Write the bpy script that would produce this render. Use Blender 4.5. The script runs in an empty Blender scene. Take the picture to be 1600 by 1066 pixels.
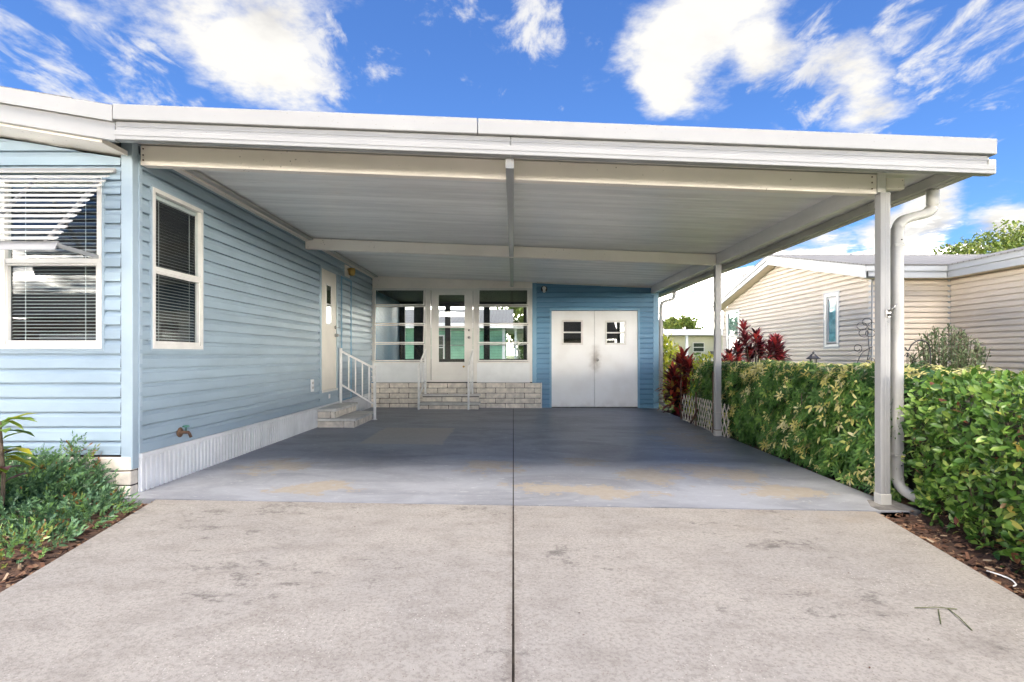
import bpy, bmesh, math, random
import numpy as np
from mathutils import Vector, Matrix
R = math.radians
random.seed(7); rng = np.random.default_rng(11)
S = bpy.context.scene
C = S.collection

# ------------------------------------------------------------------ camera
H = 1.1; F = 860.0
cam = bpy.data.cameras.new('camera'); camo = bpy.data.objects.new('camera', cam); C.objects.link(camo)
camo.location = (0, 0, H); camo.rotation_euler = (R(90), 0, 0)
cam.sensor_width = 36; cam.sensor_fit = 'HORIZONTAL'; cam.lens = F/1600*36
cam.shift_y = 22/1600; cam.shift_x = -2/1600; cam.clip_start = .05; cam.clip_end = 3000
S.camera = camo

# ------------------------------------------------------------------ sun, exposure
SUN_EL, SUN_AZ = 62, math.degrees(math.atan2(-.22, -.975))
sun = bpy.data.lights.new('sun', 'SUN'); sun.energy = .5; sun.angle = R(26); sun.color = (1, .965, .915)
suno = bpy.data.objects.new('sun', sun); C.objects.link(suno)
sd = Vector((math.sin(R(SUN_AZ))*math.cos(R(SUN_EL)), math.cos(R(SUN_AZ))*math.cos(R(SUN_EL)), math.sin(R(SUN_EL))))
suno.rotation_euler = sd.to_track_quat('Z', 'Y').to_euler()
S.view_settings.view_transform = 'Standard'; S.view_settings.look = 'None'
S.view_settings.gamma = 1; S.view_settings.use_curve_mapping = False
S.view_settings.exposure = 3.7
S.view_settings.use_white_balance = True; S.view_settings.white_balance_temperature = 7400; S.view_settings.white_balance_tint = 10
S.cycles.max_bounces = 8; S.cycles.diffuse_bounces = 5; S.cycles.transparent_max_bounces = 10; S.cycles.glossy_bounces = 3

# ------------------------------------------------------------------ node helper
class NT:
    def __init__(s, tree): s.t = tree; s.n = tree.nodes; s.l = tree.links
    def node(s, ty, **kw):
        n = s.n.new(ty)
        for k, v in kw.items(): setattr(n, k, v)
        return n
    def put(s, sock, v):
        if v is None: return
        if hasattr(v, 'is_linked'): s.l.new(v, sock)
        elif isinstance(v, (tuple, list)) and len(v) == 3 and sock.type == 'RGBA': sock.default_value = (*v, 1)
        else: sock.default_value = v
    def m(s, op, a, b=None, c=None, clamp=False):
        n = s.node('ShaderNodeMath', operation=op, use_clamp=clamp)
        for i, v in enumerate((a, b, c)): s.put(n.inputs[i], v) if v is not None else None
        return n.outputs[0]
    def vm(s, op, a, b=None, out=0):
        n = s.node('ShaderNodeVectorMath', operation=op); s.put(n.inputs[0], a)
        if b is not None: s.put(n.inputs[1], b)
        return n.outputs[out]
    def mix(s, f, a, b, blend='MIX'):
        n = s.node('ShaderNodeMix', data_type='RGBA', blend_type=blend)
        s.put(n.inputs[0], f); s.put(n.inputs[6], a); s.put(n.inputs[7], b); return n.outputs[2]
    def ramp(s, v, a, b, x=0., y=1.):
        n = s.node('ShaderNodeMapRange', interpolation_type='SMOOTHSTEP')
        for i, q in enumerate((v, a, b, x, y)): s.put(n.inputs[i], q)
        return n.outputs[0]
    def noise(s, vec, scale, detail=4, rough=.55, dist=0.):
        n = s.node('ShaderNodeTexNoise'); s.put(n.inputs['Vector'], vec)
        n.inputs['Scale'].default_value = scale; n.inputs['Detail'].default_value = detail
        n.inputs['Roughness'].default_value = rough; n.inputs['Distortion'].default_value = dist
        return n.outputs[0]
    def voro(s, vec, scale, feature='F1', out=0):
        n = s.node('ShaderNodeTexVoronoi', feature=feature); s.put(n.inputs['Vector'], vec)
        n.inputs['Scale'].default_value = scale; return n.outputs[out]
    def scalev(s, vec, sc):
        n = s.node('ShaderNodeMapping'); s.put(n.inputs[0], vec); n.inputs['Scale'].default_value = sc; return n.outputs[0]
    def sep(s, vec):
        n = s.node('ShaderNodeSeparateXYZ'); s.put(n.inputs[0], vec); return n.outputs
    def pos(s): return s.node('ShaderNodeNewGeometry').outputs['Position']

# ------------------------------------------------------------------ sky with clouds
world = bpy.data.worlds.new('World'); S.world = world; world.use_nodes = True
w = NT(world.node_tree); w.n.clear()
sky = w.node('ShaderNodeTexSky', sky_type='NISHITA', sun_disc=False, sun_elevation=R(SUN_EL), sun_rotation=R(SUN_AZ))
sky.air_density = 1.15; sky.dust_density = .25; sky.ozone_density = 3.2; sky.altitude = 0
D = w.vm('NORMALIZE', w.node('ShaderNodeTexCoord').outputs['Generated'])
dz = w.sep(D)[2]
# coordinates on a flat cloud layer: clouds shrink towards the horizon as they do in the air
den = w.m('ADD', w.m('MAXIMUM', dz, 0.), .16)
lay = w.vm('DIVIDE', D, w.node('ShaderNodeCombineXYZ').outputs[0])
cb = w.n[-1] if False else lay.node.inputs[1].links[0].from_node
for i in range(3): w.l.new(den, cb.inputs[i])
warp = w.node('ShaderNodeTexNoise'); w.put(warp.inputs['Vector'], D); warp.inputs['Scale'].default_value = 5; warp.inputs['Detail'].default_value = 3
Dw = w.vm('ADD', D, w.vm('MULTIPLY', w.vm('SUBTRACT', warp.outputs['Color'], (.5, .5, .5)), (.10, .10, .10)))
def direction(px, py): return tuple(Vector(((px-802)/F, 1, (555-py)/F)).normalized())
def field(blobs):
    f = None
    for (px, py, r) in blobs:
        d = w.vm('DISTANCE', Dw, direction(px, py), out=1)
        v = w.m('SUBTRACT', 1., w.m('DIVIDE', d, r/F))
        f = v if f is None else w.m('MAXIMUM', f, v)
    return f
mass = field([(310, 5, 130), (390, 60, 150), (440, 130, 150), (300, -150, 230), (1090, 60, 150), (1130, 20, 165), (1190, 60, 110), (1050, 140, 80),
              (1090, -150, 200), (1330, 140, 95), (1400, 370, 110), (1250, 420, 150), (1450, 335, 85), (1590, 350, 75), (1100, 480, 90), (860, 500, 150), (1600, 440, 120), (700,520,120)])
wisp = field([(60, 100, 230), (150, 160, 150), (500, 100, 130), (780, 40, 170), (830, 10, 150), (1290, 100, 150), (1420, 60, 170), (1540, 30, 170), (1060, 430, 140), (10, 20, 110)])
wide = w.m('MULTIPLY', w.m('SUBTRACT', w.noise(w.vm('ADD', lay, (3.3, 7.1, 0.)), .55, 2), .50), 3.4)
back = w.ramp(w.sep(D)[1], .35, .0)                      # the rest of the sky carries the same kind of cloud
n1 = w.noise(lay, 3.0, 10, .62); n2 = w.noise(w.scalev(lay, (1, .55, 1)), 9., 6, .62, .4)
low = w.m('SUBTRACT', w.ramp(dz, .29, .05), .10)             # cloud bank added all round the horizon to light the carport
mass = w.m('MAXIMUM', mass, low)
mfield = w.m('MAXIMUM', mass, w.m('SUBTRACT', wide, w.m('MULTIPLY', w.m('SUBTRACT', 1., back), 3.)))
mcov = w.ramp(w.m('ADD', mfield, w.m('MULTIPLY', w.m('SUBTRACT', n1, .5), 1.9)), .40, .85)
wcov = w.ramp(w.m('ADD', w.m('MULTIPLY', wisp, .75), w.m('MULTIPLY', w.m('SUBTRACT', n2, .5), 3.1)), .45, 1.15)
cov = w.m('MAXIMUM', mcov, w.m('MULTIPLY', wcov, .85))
shade = w.m('MULTIPLY', w.ramp(w.noise(w.vm('ADD', lay, (.12, .1, 0.)), 2.0, 6), .43, .64), w.ramp(mfield, .3, .8))
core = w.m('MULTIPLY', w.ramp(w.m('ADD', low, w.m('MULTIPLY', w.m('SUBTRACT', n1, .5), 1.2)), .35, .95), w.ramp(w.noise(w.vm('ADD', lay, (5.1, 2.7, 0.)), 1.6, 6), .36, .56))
ccol = w.mix(core, w.mix(shade, (.077, .081, .086), (.049, .052, .059)), (3.3, 3.26, 3.2))  # bank cores made far brighter than the other clouds, as fill light
blue = w.vm('MULTIPLY', sky.outputs[0], (.050, .050, .050))
blue = w.mix(1., blue, (.118, .212, .365), 'MULTIPLY')
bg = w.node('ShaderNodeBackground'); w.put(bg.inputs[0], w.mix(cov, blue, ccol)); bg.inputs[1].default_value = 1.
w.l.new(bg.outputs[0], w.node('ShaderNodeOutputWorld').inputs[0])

# ------------------------------------------------------------------ materials
def newmat(name):
    m = bpy.data.materials.new(name); m.use_nodes = True; t = NT(m.node_tree)
    b = t.n['Principled BSDF']; return m, t, b
def pmat(name, col, rough=.5, var=.12, scale=3., col2=None, bump=0., bscale=60., spec=.5, metal=0., orand=0., stretch=None, spots=0.):
    m, t, b = newmat(name)
    p = t.pos()
    if stretch: p = t.scalev(p, stretch)
    n = t.noise(p, scale, 6, .6)
    c2 = col2 or tuple(c*(1-var*2.2) for c in col)
    c1 = tuple(min(1, c*(1+var*.6)) for c in col) if col2 is None else col
    c = t.mix(t.ramp(n, .3, .72), c1, c2)
    if orand:
        r = t.node('ShaderNodeObjectInfo').outputs['Random']
        c = t.mix(1., c, t.mix(r, (1-orand,)*3, (1+orand*.6,)*3), 'MULTIPLY')
    if spots:                                            # fly specks and mildew dots
        v = t.voro(p, 26.); patch = t.ramp(t.noise(p, 1.9, 3), .47, .60)
        dot = t.m('MULTIPLY', t.ramp(t.m('ADD', v, t.m('MULTIPLY', t.noise(p, 30, 2), .12)), .24, .16), t.m('MULTIPLY', patch, t.ramp(t.noise(p, 11., 2), .45, .6)))
        c = t.mix(t.m('MULTIPLY', dot, spots), c, (.16, .12, .09))
    t.put(b.inputs['Base Color'], c); b.inputs['Roughness'].default_value = rough
    b.inputs['Metallic'].default_value = metal; b.inputs['Specular IOR Level'].default_value = spec
    if bump:
        bn = t.node('ShaderNodeBump'); bn.inputs['Strength'].default_value = bump; bn.inputs['Distance'].default_value = .01
        t.put(bn.inputs['Height'], t.noise(p, bscale, 5, .6)); t.l.new(bn.outputs[0], b.inputs['Normal'])
    return m
M = {}
M['blue'] = pmat('blue_vinyl', (.31, .41, .485), .42, .05, 1.3, orand=.035, bump=.05, bscale=40, stretch=(1, 1, 3))
M['bluetrim'] = pmat('blue_trim', (.345, .44, .51), .4, .05, 2)
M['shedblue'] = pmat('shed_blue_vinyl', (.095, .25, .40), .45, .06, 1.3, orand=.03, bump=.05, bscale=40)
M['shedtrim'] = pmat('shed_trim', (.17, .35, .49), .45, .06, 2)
M['white'] = pmat('white_aluminium', (.305, .305, .303), .35, .03, 1.1, spots=.35, stretch=(1, 1, 1.5))
M['awning'] = pmat('awning_white', (.60, .60, .595), .4, .04, 2)
M['cream'] = pmat('cream_beam_paint', (.89, .82, .745), .4, .04, 1.2, spots=.75)
M['ceil'] = pmat('roof_pan_aluminium', (.88, .87, .845), .34, .08, 1.6, stretch=(.35, 5, 1), spots=.0, orand=.06)
M['sidebeam'] = pmat('aged_white_beam', (.70, .68, .65), .45, .08, 2, stretch=(1, .4, 2))
M['gutter'] = pmat('gutter_paint', (.46, .45, .42), .4, .10, 3, spots=.4, stretch=(1, .5, 1))
M['frame'] = pmat('window_frame_white', (.74, .72, .68), .4, .05, 5)
M['doorcream'] = pmat('cream_door', (.78, .73, .65), .5, .04, 2)
M['doorwhite'] = pmat('porch_door_white', (.74, .72, .675), .5, .04, 2)
M['panel'] = pmat('porch_panel', (.74, .76, .76), .5, .05, 2)
M['vinylwhite'] = pmat('white_skirting', (.78, .79, .80), .45, .07, 2.5, orand=.05)
M['rail'] = pmat('white_rail_paint', (.80, .80, .78), .35, .07, 9)
M['brick'] = pmat('slump_block', (.83, .755, .65), .85, .13, 9, bump=.35, bscale=45, orand=.10)
M['mortar'] = pmat('mortar_joint', (.10, .075, .06), .95, .2, 12, bump=.4)
M['tread'] = pmat('step_tread', (.70, .68, .63), .7, .10, 6, bump=.15, bscale=80)
M['dark'] = pmat('dim_interior', (.045, .038, .034), .8, .2, 2)  # near-black colour stands for the unlit rooms behind the windows
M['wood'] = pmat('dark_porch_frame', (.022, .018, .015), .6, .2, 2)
M['blind'] = pmat('blind_slat', (.66, .68, .67), .5, .05, 2)
M['black'] = pmat('black_metal', (.02, .02, .022), .45, .2, 20)
M['brass'] = pmat('brass', (.55, .36, .12), .3, .1, 20, metal=1)
M['steel'] = pmat('worn_steel', (.45, .44, .42), .35, .2, 30, metal=1)
M['rustbrown'] = pmat('rusty_brown', (.16, .085, .05), .8, .3, 14, bump=.3)
M['green'] = pmat('green_handle', (.05, .20, .14), .5, .2, 20)
M['shingle'] = pmat('grey_shingle', (.20, .19, .18), .95, .25, 14, bump=.5, bscale=120)
M['roofpale'] = None
M['beige'] = pmat('beige_vinyl', (.55, .475, .40), .5, .04, 1.3, orand=.03, bump=.04, bscale=40)
M['beigesoffit'] = pmat('beige_soffit', (.62, .52, .42), .6, .05, 3)
M['fasciaw'] = pmat('pale_fascia', (.32, .335, .35), .4, .04, 1.5)
M['palegreen'] = pmat('pale_yellow_wall', (.60, .585, .44), .6, .04, 2)
M['greenwall'] = None
M['bark'] = pmat('bark', (.13, .095, .065), .9, .3, 12, bump=.6, bscale=30)
M['concfoot'] = pmat('dark_concrete', (.20, .19, .18), .9, .25, 8, bump=.4, bscale=50)
M['joint'] = pmat('joint_filler', (.035, .028, .024), .95, .3, 20, bump=.3)
M['lattice'] = pmat('lattice_white', (.66, .61, .52), .7, .18, 12)
M['wire'] = pmat('white_wire', (.72, .72, .72), .4, .1, 20)
M['road'] = pmat('asphalt', (.17, .165, .16), .9, .2, 6, bump=.3, bscale=90)

def rows_mat(name, col, col2, pitch, axis=2, rough=.6):
    m, t, b = newmat(name); p = t.pos(); s = t.sep(p)
    q = t.m('FRACT', t.m('DIVIDE', s[axis], pitch))
    c = t.mix(t.ramp(q, .12, .04), t.mix(t.ramp(t.noise(p, 4, 5), .35, .7), col, tuple(x*.86 for x in col)), col2)
    t.put(b.inputs['Base Color'], c); b.inputs['Roughness'].default_value = rough
    bn = t.node('ShaderNodeBump'); bn.inputs['Strength'].default_value = .5; bn.inputs['Distance'].default_value = .02
    t.put(bn.inputs['Height'], q); t.l.new(bn.outputs[0], b.inputs['Normal']); return m
M['greenwall'] = rows_mat('green_vinyl', (.22, .47, .33), (.10, .24, .17), .115)

def shingle_mat():
    m, t, b = newmat('pale_shingle'); p = t.pos(); s = t.sep(p)
    br = t.node('ShaderNodeTexBrick'); t.put(br.inputs['Vector'], p)
    br.inputs['Scale'].default_value = 1.; br.inputs['Brick Width'].default_value = .30; br.inputs['Row Height'].default_value = .14
    br.inputs['Mortar Size'].default_value = .012; br.inputs['Color1'].default_value = (.28, .277, .272, 1); br.inputs['Color2'].default_value = (.23, .227, .223, 1)
    br.inputs['Mortar'].default_value = (.11, .107, .103, 1)
    c = t.mix(t.m('MULTIPLY', t.noise(p, 30, 5), .5), br.outputs[0], (.13, .127, .12))
    t.put(b.inputs['Base Color'], c); b.inputs['Roughness'].default_value = .95
    bn = t.node('ShaderNodeBump'); bn.inputs['Strength'].default_value = .6; bn.inputs['Distance'].default_value = .02
    t.put(bn.inputs['Height'], br.outputs[1]); t.l.new(bn.outputs[0], b.inputs['Normal']); return m
M['roofpale'] = shingle_mat()

def glass_mat(name, tint=(.75, .8, .8), refl=.12, ior=1.5, rc=(.95, .97, 1)):
    m, t, b = newmat(name); t.n.remove(b); out = t.n['Material Output']
    tr = t.node('ShaderNodeBsdfTransparent'); tr.inputs[0].default_value = (*tint, 1)
    gl = t.node('ShaderNodeBsdfGlossy'); gl.inputs['Roughness'].default_value = .015; gl.inputs[0].default_value = (*rc, 1)
    bn = t.node('ShaderNodeBump'); bn.inputs['Strength'].default_value = .02; bn.inputs['Distance'].default_value = .02
    t.put(bn.inputs['Height'], t.noise(t.pos(), 2.5, 2)); t.l.new(bn.outputs[0], gl.inputs['Normal'])
    fr = t.node('ShaderNodeLayerWeight'); fr.inputs[0].default_value = .5
    sch = t.m('ADD', .035, t.m('MULTIPLY', t.m('POWER', fr.outputs['Facing'], 5.), .9))
    mx = t.node('ShaderNodeMixShader'); t.put(mx.inputs[0], t.m('ADD', sch, refl, clamp=True))
    t.l.new(tr.outputs[0], mx.inputs[1]); t.l.new(gl.outputs[0], mx.inputs[2]); t.l.new(mx.outputs[0], out.inputs[0]); return m
M['glass'] = glass_mat('window_glass', (.92, .95, .95), .0)
M['porchglass'] = glass_mat('porch_glass', (.9, .93, .93), .0)
M['shedglass'] = glass_mat('shed_glass', (.5, .55, .5), .02)

def concrete_mat():
    m, t, b = newmat('driveway_concrete'); p = t.pos()
    big = t.ramp(t.noise(p, .7, 5, .6, .5), .32, .7); mid = t.ramp(t.noise(t.scalev(p, (1, 1.6, 1)), 3.4, 7, .68), .42, .75)
    fine = t.noise(p, 55, 4, .7)
    c = t.mix(big, (.345, .318, .284), (.30, .279, .256))
    c = t.mix(t.m('MULTIPLY', mid, .5), c, (.18, .158, .14))
    c = t.mix(t.m('MULTIPLY', t.ramp(fine, .42, .66), .42), c, (.13, .115, .102))
    # pale and dark aggregate grains
    vr = t.node('ShaderNodeTexVoronoi'); t.put(vr.inputs['Vector'], p); vr.inputs['Scale'].default_value = 95
    g = t.sep(vr.outputs['Color']); core = t.ramp(vr.outputs[0], .42, .22)
    patch = t.ramp(t.noise(p, 1.6, 4, .6), .40, .66)
    c = t.mix(t.m('MULTIPLY', t.m('MULTIPLY', core, t.ramp(g[0], .80, .9)), t.m('MULTIPLY', patch, 1.)), c, (.48, .45, .41))
    c = t.mix(t.m('MULTIPLY', t.m('MULTIPLY', core, t.ramp(g[1], .82, .90)), .85), c, (.20, .165, .14))
    # mildew smears: short, broken, running across the drive
    sm = t.ramp(t.m('ADD', t.noise(t.scalev(p, (1., 1.35, 1)), 6.5, 11, .80), t.m('MULTIPLY', t.ramp(t.noise(p, .9, 3), .42, .68), .13)), .60, .74)
    c = t.mix(t.m('MULTIPLY', sm, .8), c, (.105, .094, .086))
    s = t.sep(p)
    rust = t.m('MULTIPLY', t.ramp(t.noise(p, 1.1, 5, .6), .5, .75), t.ramp(s[0], 1.0, 2.3))
    c = t.mix(t.m('MULTIPLY', rust, .4), c, (.26, .185, .115))
    # dark dirt along the joint
    j = t.m('MULTIPLY', t.ramp(t.m('ABSOLUTE', s[0]), .045, .012), t.ramp(t.noise(p, 9, 4), .35, .65))
    c = t.mix(t.m('MULTIPLY', j, .4), c, (.16, .13, .11))
    t.put(b.inputs['Base Color'], c); b.inputs['Roughness'].default_value = .9; b.inputs['Specular IOR Level'].default_value = .3
    bn = t.node('ShaderNodeBump'); bn.inputs['Strength'].default_value = .45; bn.inputs['Distance'].default_value = .006
    t.put(bn.inputs['Height'], t.m('ADD', fine, t.noise(p, 160, 3))); t.l.new(bn.outputs[0], b.inputs['Normal']); return m
M['concrete'] = concrete_mat()

def paint_mat():
    m, t, b = newmat('worn_blue_grey_floor_paint'); p = t.pos(); s = t.sep(p)
    flat = t.scalev(p, (1, 1, 0))
    nz = t.m('SUBTRACT', t.noise(flat, 3.2, 7, .65), .5); nf = t.noise(flat, 14, 6, .65)
    sw = t.noise(t.scalev(p, (.8, 1.5, 0)), 1.1, 6, .6, 1.2)
    c = t.mix(t.ramp(sw, .35, .68), (.30, .31, .338), (.20, .206, .225))
    c = t.mix(t.m('MULTIPLY', t.ramp(nf, .5, .75), .35), c, (.33, .34, .37))
    # scuffed streaks
    sc = t.ramp(t.noise(t.scalev(p, (1.2, 2.6, 0)), 5.3, 10, .78, .5), .57, .63)
    c = t.mix(t.m('MULTIPLY', sc, .75), c, (.42, .425, .445))
    def blob(x, y, rx, ry):
        v = t.vm('MULTIPLY', t.vm('SUBTRACT', flat, (x, y, 0.)), (1/rx, 1/ry, 0.))
        return t.m('SUBTRACT', 1., t.vm('LENGTH', v, out=1))
    f = None
    for q in [(-2.35, 5.5, .34, .42), (-1.62, 4.62, .38, .3), (-.22, 5.6, .36, .42), (.5, 4.72, .62, .25), (.95, 4.62, .4, .2), (1.35, 5.3, .42, .4),
              (2.0, 5.5, .5, .5), (2.3, 7.6, .5, 1.0), (2.35, 4.75, .5, .3), (.75, 5.9, .3, .25)]:
        v = blob(*q); f = v if f is None else t.m('MAXIMUM', f, v)
    worn = t.ramp(t.m('ADD', f, t.m('MULTIPLY', t.m('ADD', nz, t.m('MULTIPLY', t.m('SUBTRACT', nf, .5), .6)), 3.2)), .27, .34)
    c = t.mix(t.m('MULTIPLY', worn, .9), c, t.mix(nf, (.36, .31, .25), (.29, .25, .205)))
    # bare rectangle where a mat lay
    u = t.m('SUBTRACT', t.m('ABSOLUTE', t.m('ADD', s[0], 1.42)), .52); v = t.m('SUBTRACT', t.m('ABSOLUTE', t.m('SUBTRACT', s[1], 7.65)), .75)
    mat = t.ramp(t.m('ADD', t.m('MAXIMUM', u, v), t.m('MULTIPLY', nz, .16)), .03, -.02)
    c = t.mix(t.m('MULTIPLY', mat, .75), c, (.40, .36, .295))
    stain_shade = t.ramp(t.m('ADD', blob(-1.75, 6.0, .9, .8), t.m('MULTIPLY', nz, 1.6)), .1, .7)  # left patch: a stain plus shading painted into the floor colour
    c = t.mix(t.m('MULTIPLY', stain_shade, .5), c, (.12, .125, .145))
    dark_right = t.ramp(t.m('ADD', blob(1.25, 6.3, .9, 1.0), t.m('MULTIPLY', nz, 1.6)), .2, .8)  # second, weaker dark patch right of the joint
    c = t.mix(t.m('MULTIPLY', dark_right, .4), c, (.15, .15, .165))
    t.put(b.inputs['Base Color'], c); t.put(b.inputs['Roughness'], t.m('ADD', .30, t.m('MULTIPLY', nf, .34)))
    b.inputs['Specular IOR Level'].default_value = .45
    bn = t.node('ShaderNodeBump'); bn.inputs['Strength'].default_value = .25; bn.inputs['Distance'].default_value = .005
    t.put(bn.inputs['Height'], t.m('ADD', nf, t.noise(flat, 90, 3))); t.l.new(bn.outputs[0], b.inputs['Normal']); return m
M['paint'] = paint_mat()

def shed_door_mat():
    m, t, b = newmat('grimy_white_door'); p = t.pos(); s = t.sep(p)
    c = t.mix(t.ramp(t.noise(p, 2.5, 6), .35, .75), (.86, .86, .85), (.80, .79, .77))
    d = t.vm('LENGTH', t.vm('MULTIPLY', t.vm('SUBTRACT', p, (1.735, 11.6, 1.0)), (5., 0., 2.1)), out=1)
    g = t.ramp(t.m('ADD', d, t.m('MULTIPLY', t.noise(p, 9, 5), .7)), 1.15, .25)
    c = t.mix(t.m('MULTIPLY', g, .75), c, (.20, .155, .11))
    low = t.m('MULTIPLY', t.ramp(s[2], .2, -.05), t.ramp(t.noise(p, 6, 5), .3, .7))
    c = t.mix(t.m('MULTIPLY', low, .4), c, (.36, .30, .24))
    t.put(b.inputs['Base Color'], c); b.inputs['Roughness'].default_value = .5; return m
M['sheddoor'] = shed_door_mat()

def leaf_mat(name, stops, rough=.38, trans=.22, attr=True):
    m, t, b = newmat(name)
    if attr:
        a = t.node('ShaderNodeAttribute'); a.attribute_name = 'rnd'; v = a.outputs['Fac']
    else: v = t.node('ShaderNodeObjectInfo').outputs['Random']
    r = t.node('ShaderNodeValToRGB'); t.put(r.inputs[0], v); e = r.color_ramp.elements
    while len(e) < len(stops): e.new(.5)
    for i, (q, col) in enumerate(stops): e[i].position = q; e[i].color = (*col, 1)
    c = t.mix(t.m('MULTIPLY', t.noise(t.pos(), 35, 3), .2), r.outputs[0], (.03, .045, .012))
    t.put(b.inputs['Base Color'], c); b.inputs['Roughness'].default_value = rough; b.inputs['Specular IOR Level'].default_value = .45
    tl = t.node('ShaderNodeBsdfTranslucent'); t.put(tl.inputs[0], c)
    mx = t.node('ShaderNodeMixShader'); mx.inputs[0].default_value = trans
    t.l.new(b.outputs[0], mx.inputs[1]); t.l.new(tl.outputs[0], mx.inputs[2]); t.l.new(mx.outputs[0], t.n['Material Output'].inputs[0]); return m
VIB = [(0, (.03, .085, .014)), (.35, (.07, .175, .025)), (.7, (.165, .30, .05)), (.93, (.34, .44, .10)), (.97, (.50, .38, .08)), (1, (.20, .06, .035))]
SCH = [(0, (.04, .11, .03)), (.5, (.11, .25, .05)), (.72, (.28, .42, .09)), (.77, (.72, .64, .18)), (.93, (.82, .74, .32)), (1, (.86, .80, .48))]
JUN = [(0, (.07, .15, .08)), (.45, (.14, .27, .14)), (.8, (.20, .37, .12)), (.93, (.27, .43, .10)), (1, (.30, .13, .05))]
RED = [(0, (.07, .010, .014)), (.4, (.24, .02, .026)), (.72, (.50, .05, .04)), (.9, (.58, .20, .05)), (1, (.12, .14, .03))]
PUR = [(0, (.03, .008, .014)), (.5, (.12, .014, .026)), (.8, (.38, .03, .04)), (1, (.55, .06, .05))]
TRE = [(0, (.05, .10, .02)), (.5, (.11, .17, .03)), (1, (.25, .27, .06))]
SAGE = [(0, (.07, .115, .05)), (.6, (.14, .20, .09)), (1, (.25, .27, .15))]
for k, st in dict(vib=VIB, sch=SCH, jun=JUN, red=RED, pur=PUR, tre=TRE, sage=SAGE).items():
    M[k] = leaf_mat('leaf_'+k, st); M[k+'_o'] = leaf_mat('leafpiece_'+k, st, attr=False)
M['crot'] = leaf_mat('leaf_croton', [(0, (.10, .22, .03)), (.45, (.20, .33, .03)), (.7, (.62, .48, .03)), (.8, (.09, .02, .03)), (1, (.13, .03, .04))], attr=False)
M['yel'] = leaf_mat('leaf_yellow', [(0, (.25, .33, .03)), (1, (.60, .58, .06))])
M['core'] = pmat('painted_core_shade', (.035, .035, .018), .95, .3, 9, bump=.6)  # hull colour painted dark as the shade between leaves
M['mulch'] = pmat('mulch', (.14, .075, .05), .95, .3, 13, col2=(.06, .035, .025), bump=1., bscale=55)
M['chip'] = leaf_mat('mulch_chips', [(0, (.06, .025, .018)), (.5, (.17, .075, .045)), (.85, (.30, .17, .10)), (1, (.42, .32, .22))], .9, 0.)
M['grass'] = pmat('lawn', (.19, .24, .08), .95, .25, 5, col2=(.13, .17, .055), bump=.8, bscale=80)
M['blade'] = pmat('dry_blade', (.11, .125, .045), .6, .2, 30)

# ------------------------------------------------------------------ mesh helpers
def link(o, parent=None):
    C.objects.link(o)
    if parent is not None:
        o.parent = parent
        if parent.type == 'EMPTY': o.matrix_parent_inverse = parent.matrix_basis.inverted()
    return o
def obj(name, bm, mat, parent=None, smooth=False, recalc=True):
    if recalc: bmesh.ops.recalc_face_normals(bm, faces=bm.faces)
    me = bpy.data.meshes.new(name); bm.to_mesh(me); bm.free()
    if smooth: me.polygons.foreach_set('use_smooth', [True]*len(me.polygons))
    me.materials.append(M[mat] if isinstance(mat, str) else mat)
    return link(bpy.data.objects.new(name, me), parent)
def tag(o, label, cat, group=None):
    o['label'] = label; o['category'] = cat
    if group: o['group'] = group
    return o
def thing(name, label, cat, loc=(0, 0, 0), group=None):
    o = bpy.data.objects.new(name, None); C.objects.link(o); o.location = loc; o.empty_display_size = .2
    o.matrix_basis = Matrix.Translation(loc)
    return tag(o, label, cat, group)
def struct(o, kind='structure'): o['kind'] = kind; return o
HEX = [(0, 1, 2, 3), (7, 6, 5, 4), (0, 4, 5, 1), (1, 5, 6, 2), (2, 6, 7, 3), (3, 7, 4, 0)]
def hexa(bm, pts):
    v = [bm.verts.new(p) for p in pts]
    return [bm.faces.new([v[i] for i in f]) for f in HEX]
def bx(bm, x0, x1, y0, y1, z0, z1, bev=0.):
    f = hexa(bm, [(x0, y0, z0), (x1, y0, z0), (x1, y1, z0), (x0, y1, z0), (x0, y0, z1), (x1, y0, z1), (x1, y1, z1), (x0, y1, z1)])
    if bev: bmesh.ops.bevel(bm, geom=list({e for q in f for e in q.edges}), offset=bev, segments=1, affect='EDGES')
def box(name, mat, parent, *a, bev=.003):
    bm = bmesh.new(); bx(bm, *a, bev=bev); return obj(name, bm, mat, parent)
def sweep(bm, pts, prof, cap=True, up=Vector((0, 0, 1))):
    """carry a closed 2-D profile along a polyline"""
    pts = [Vector(p) for p in pts]; rings = []
    for i, p in enumerate(pts):
        a = pts[max(i-1, 0)]; b = pts[min(i+1, len(pts)-1)]; t = (b-a).normalized()
        ref = up if abs(t.dot(up)) < .97 else Vector((0, 1, 0))
        s = t.cross(ref).normalized()
        if rings and s.dot(ls) < 0: s = -s
        ls = s; u = s.cross(t).normalized()
        rings.append([bm.verts.new(p+s*x+u*y) for x, y in prof])
    n = len(prof)
    for a, b in zip(rings, rings[1:]):
        for i in range(n): bm.faces.new((a[i], a[(i+1) % n], b[(i+1) % n], b[i]))
    if cap: bm.faces.new(rings[0]); bm.faces.new(rings[-1])
def circ(r, n=8): return [(r*math.cos(2*math.pi*i/n), r*math.sin(2*math.pi*i/n)) for i in range(n)]
def rrect(a, b, c=.25):
    o = []
    for sx, sy in ((1, 1), (-1, 1), (-1, -1), (1, -1)):
        p, q = (sx*a, sy*b*(1-c)), (sx*a*(1-c), sy*b)
        o += [p, q] if sx*sy > 0 else [q, p]
    return o
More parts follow.
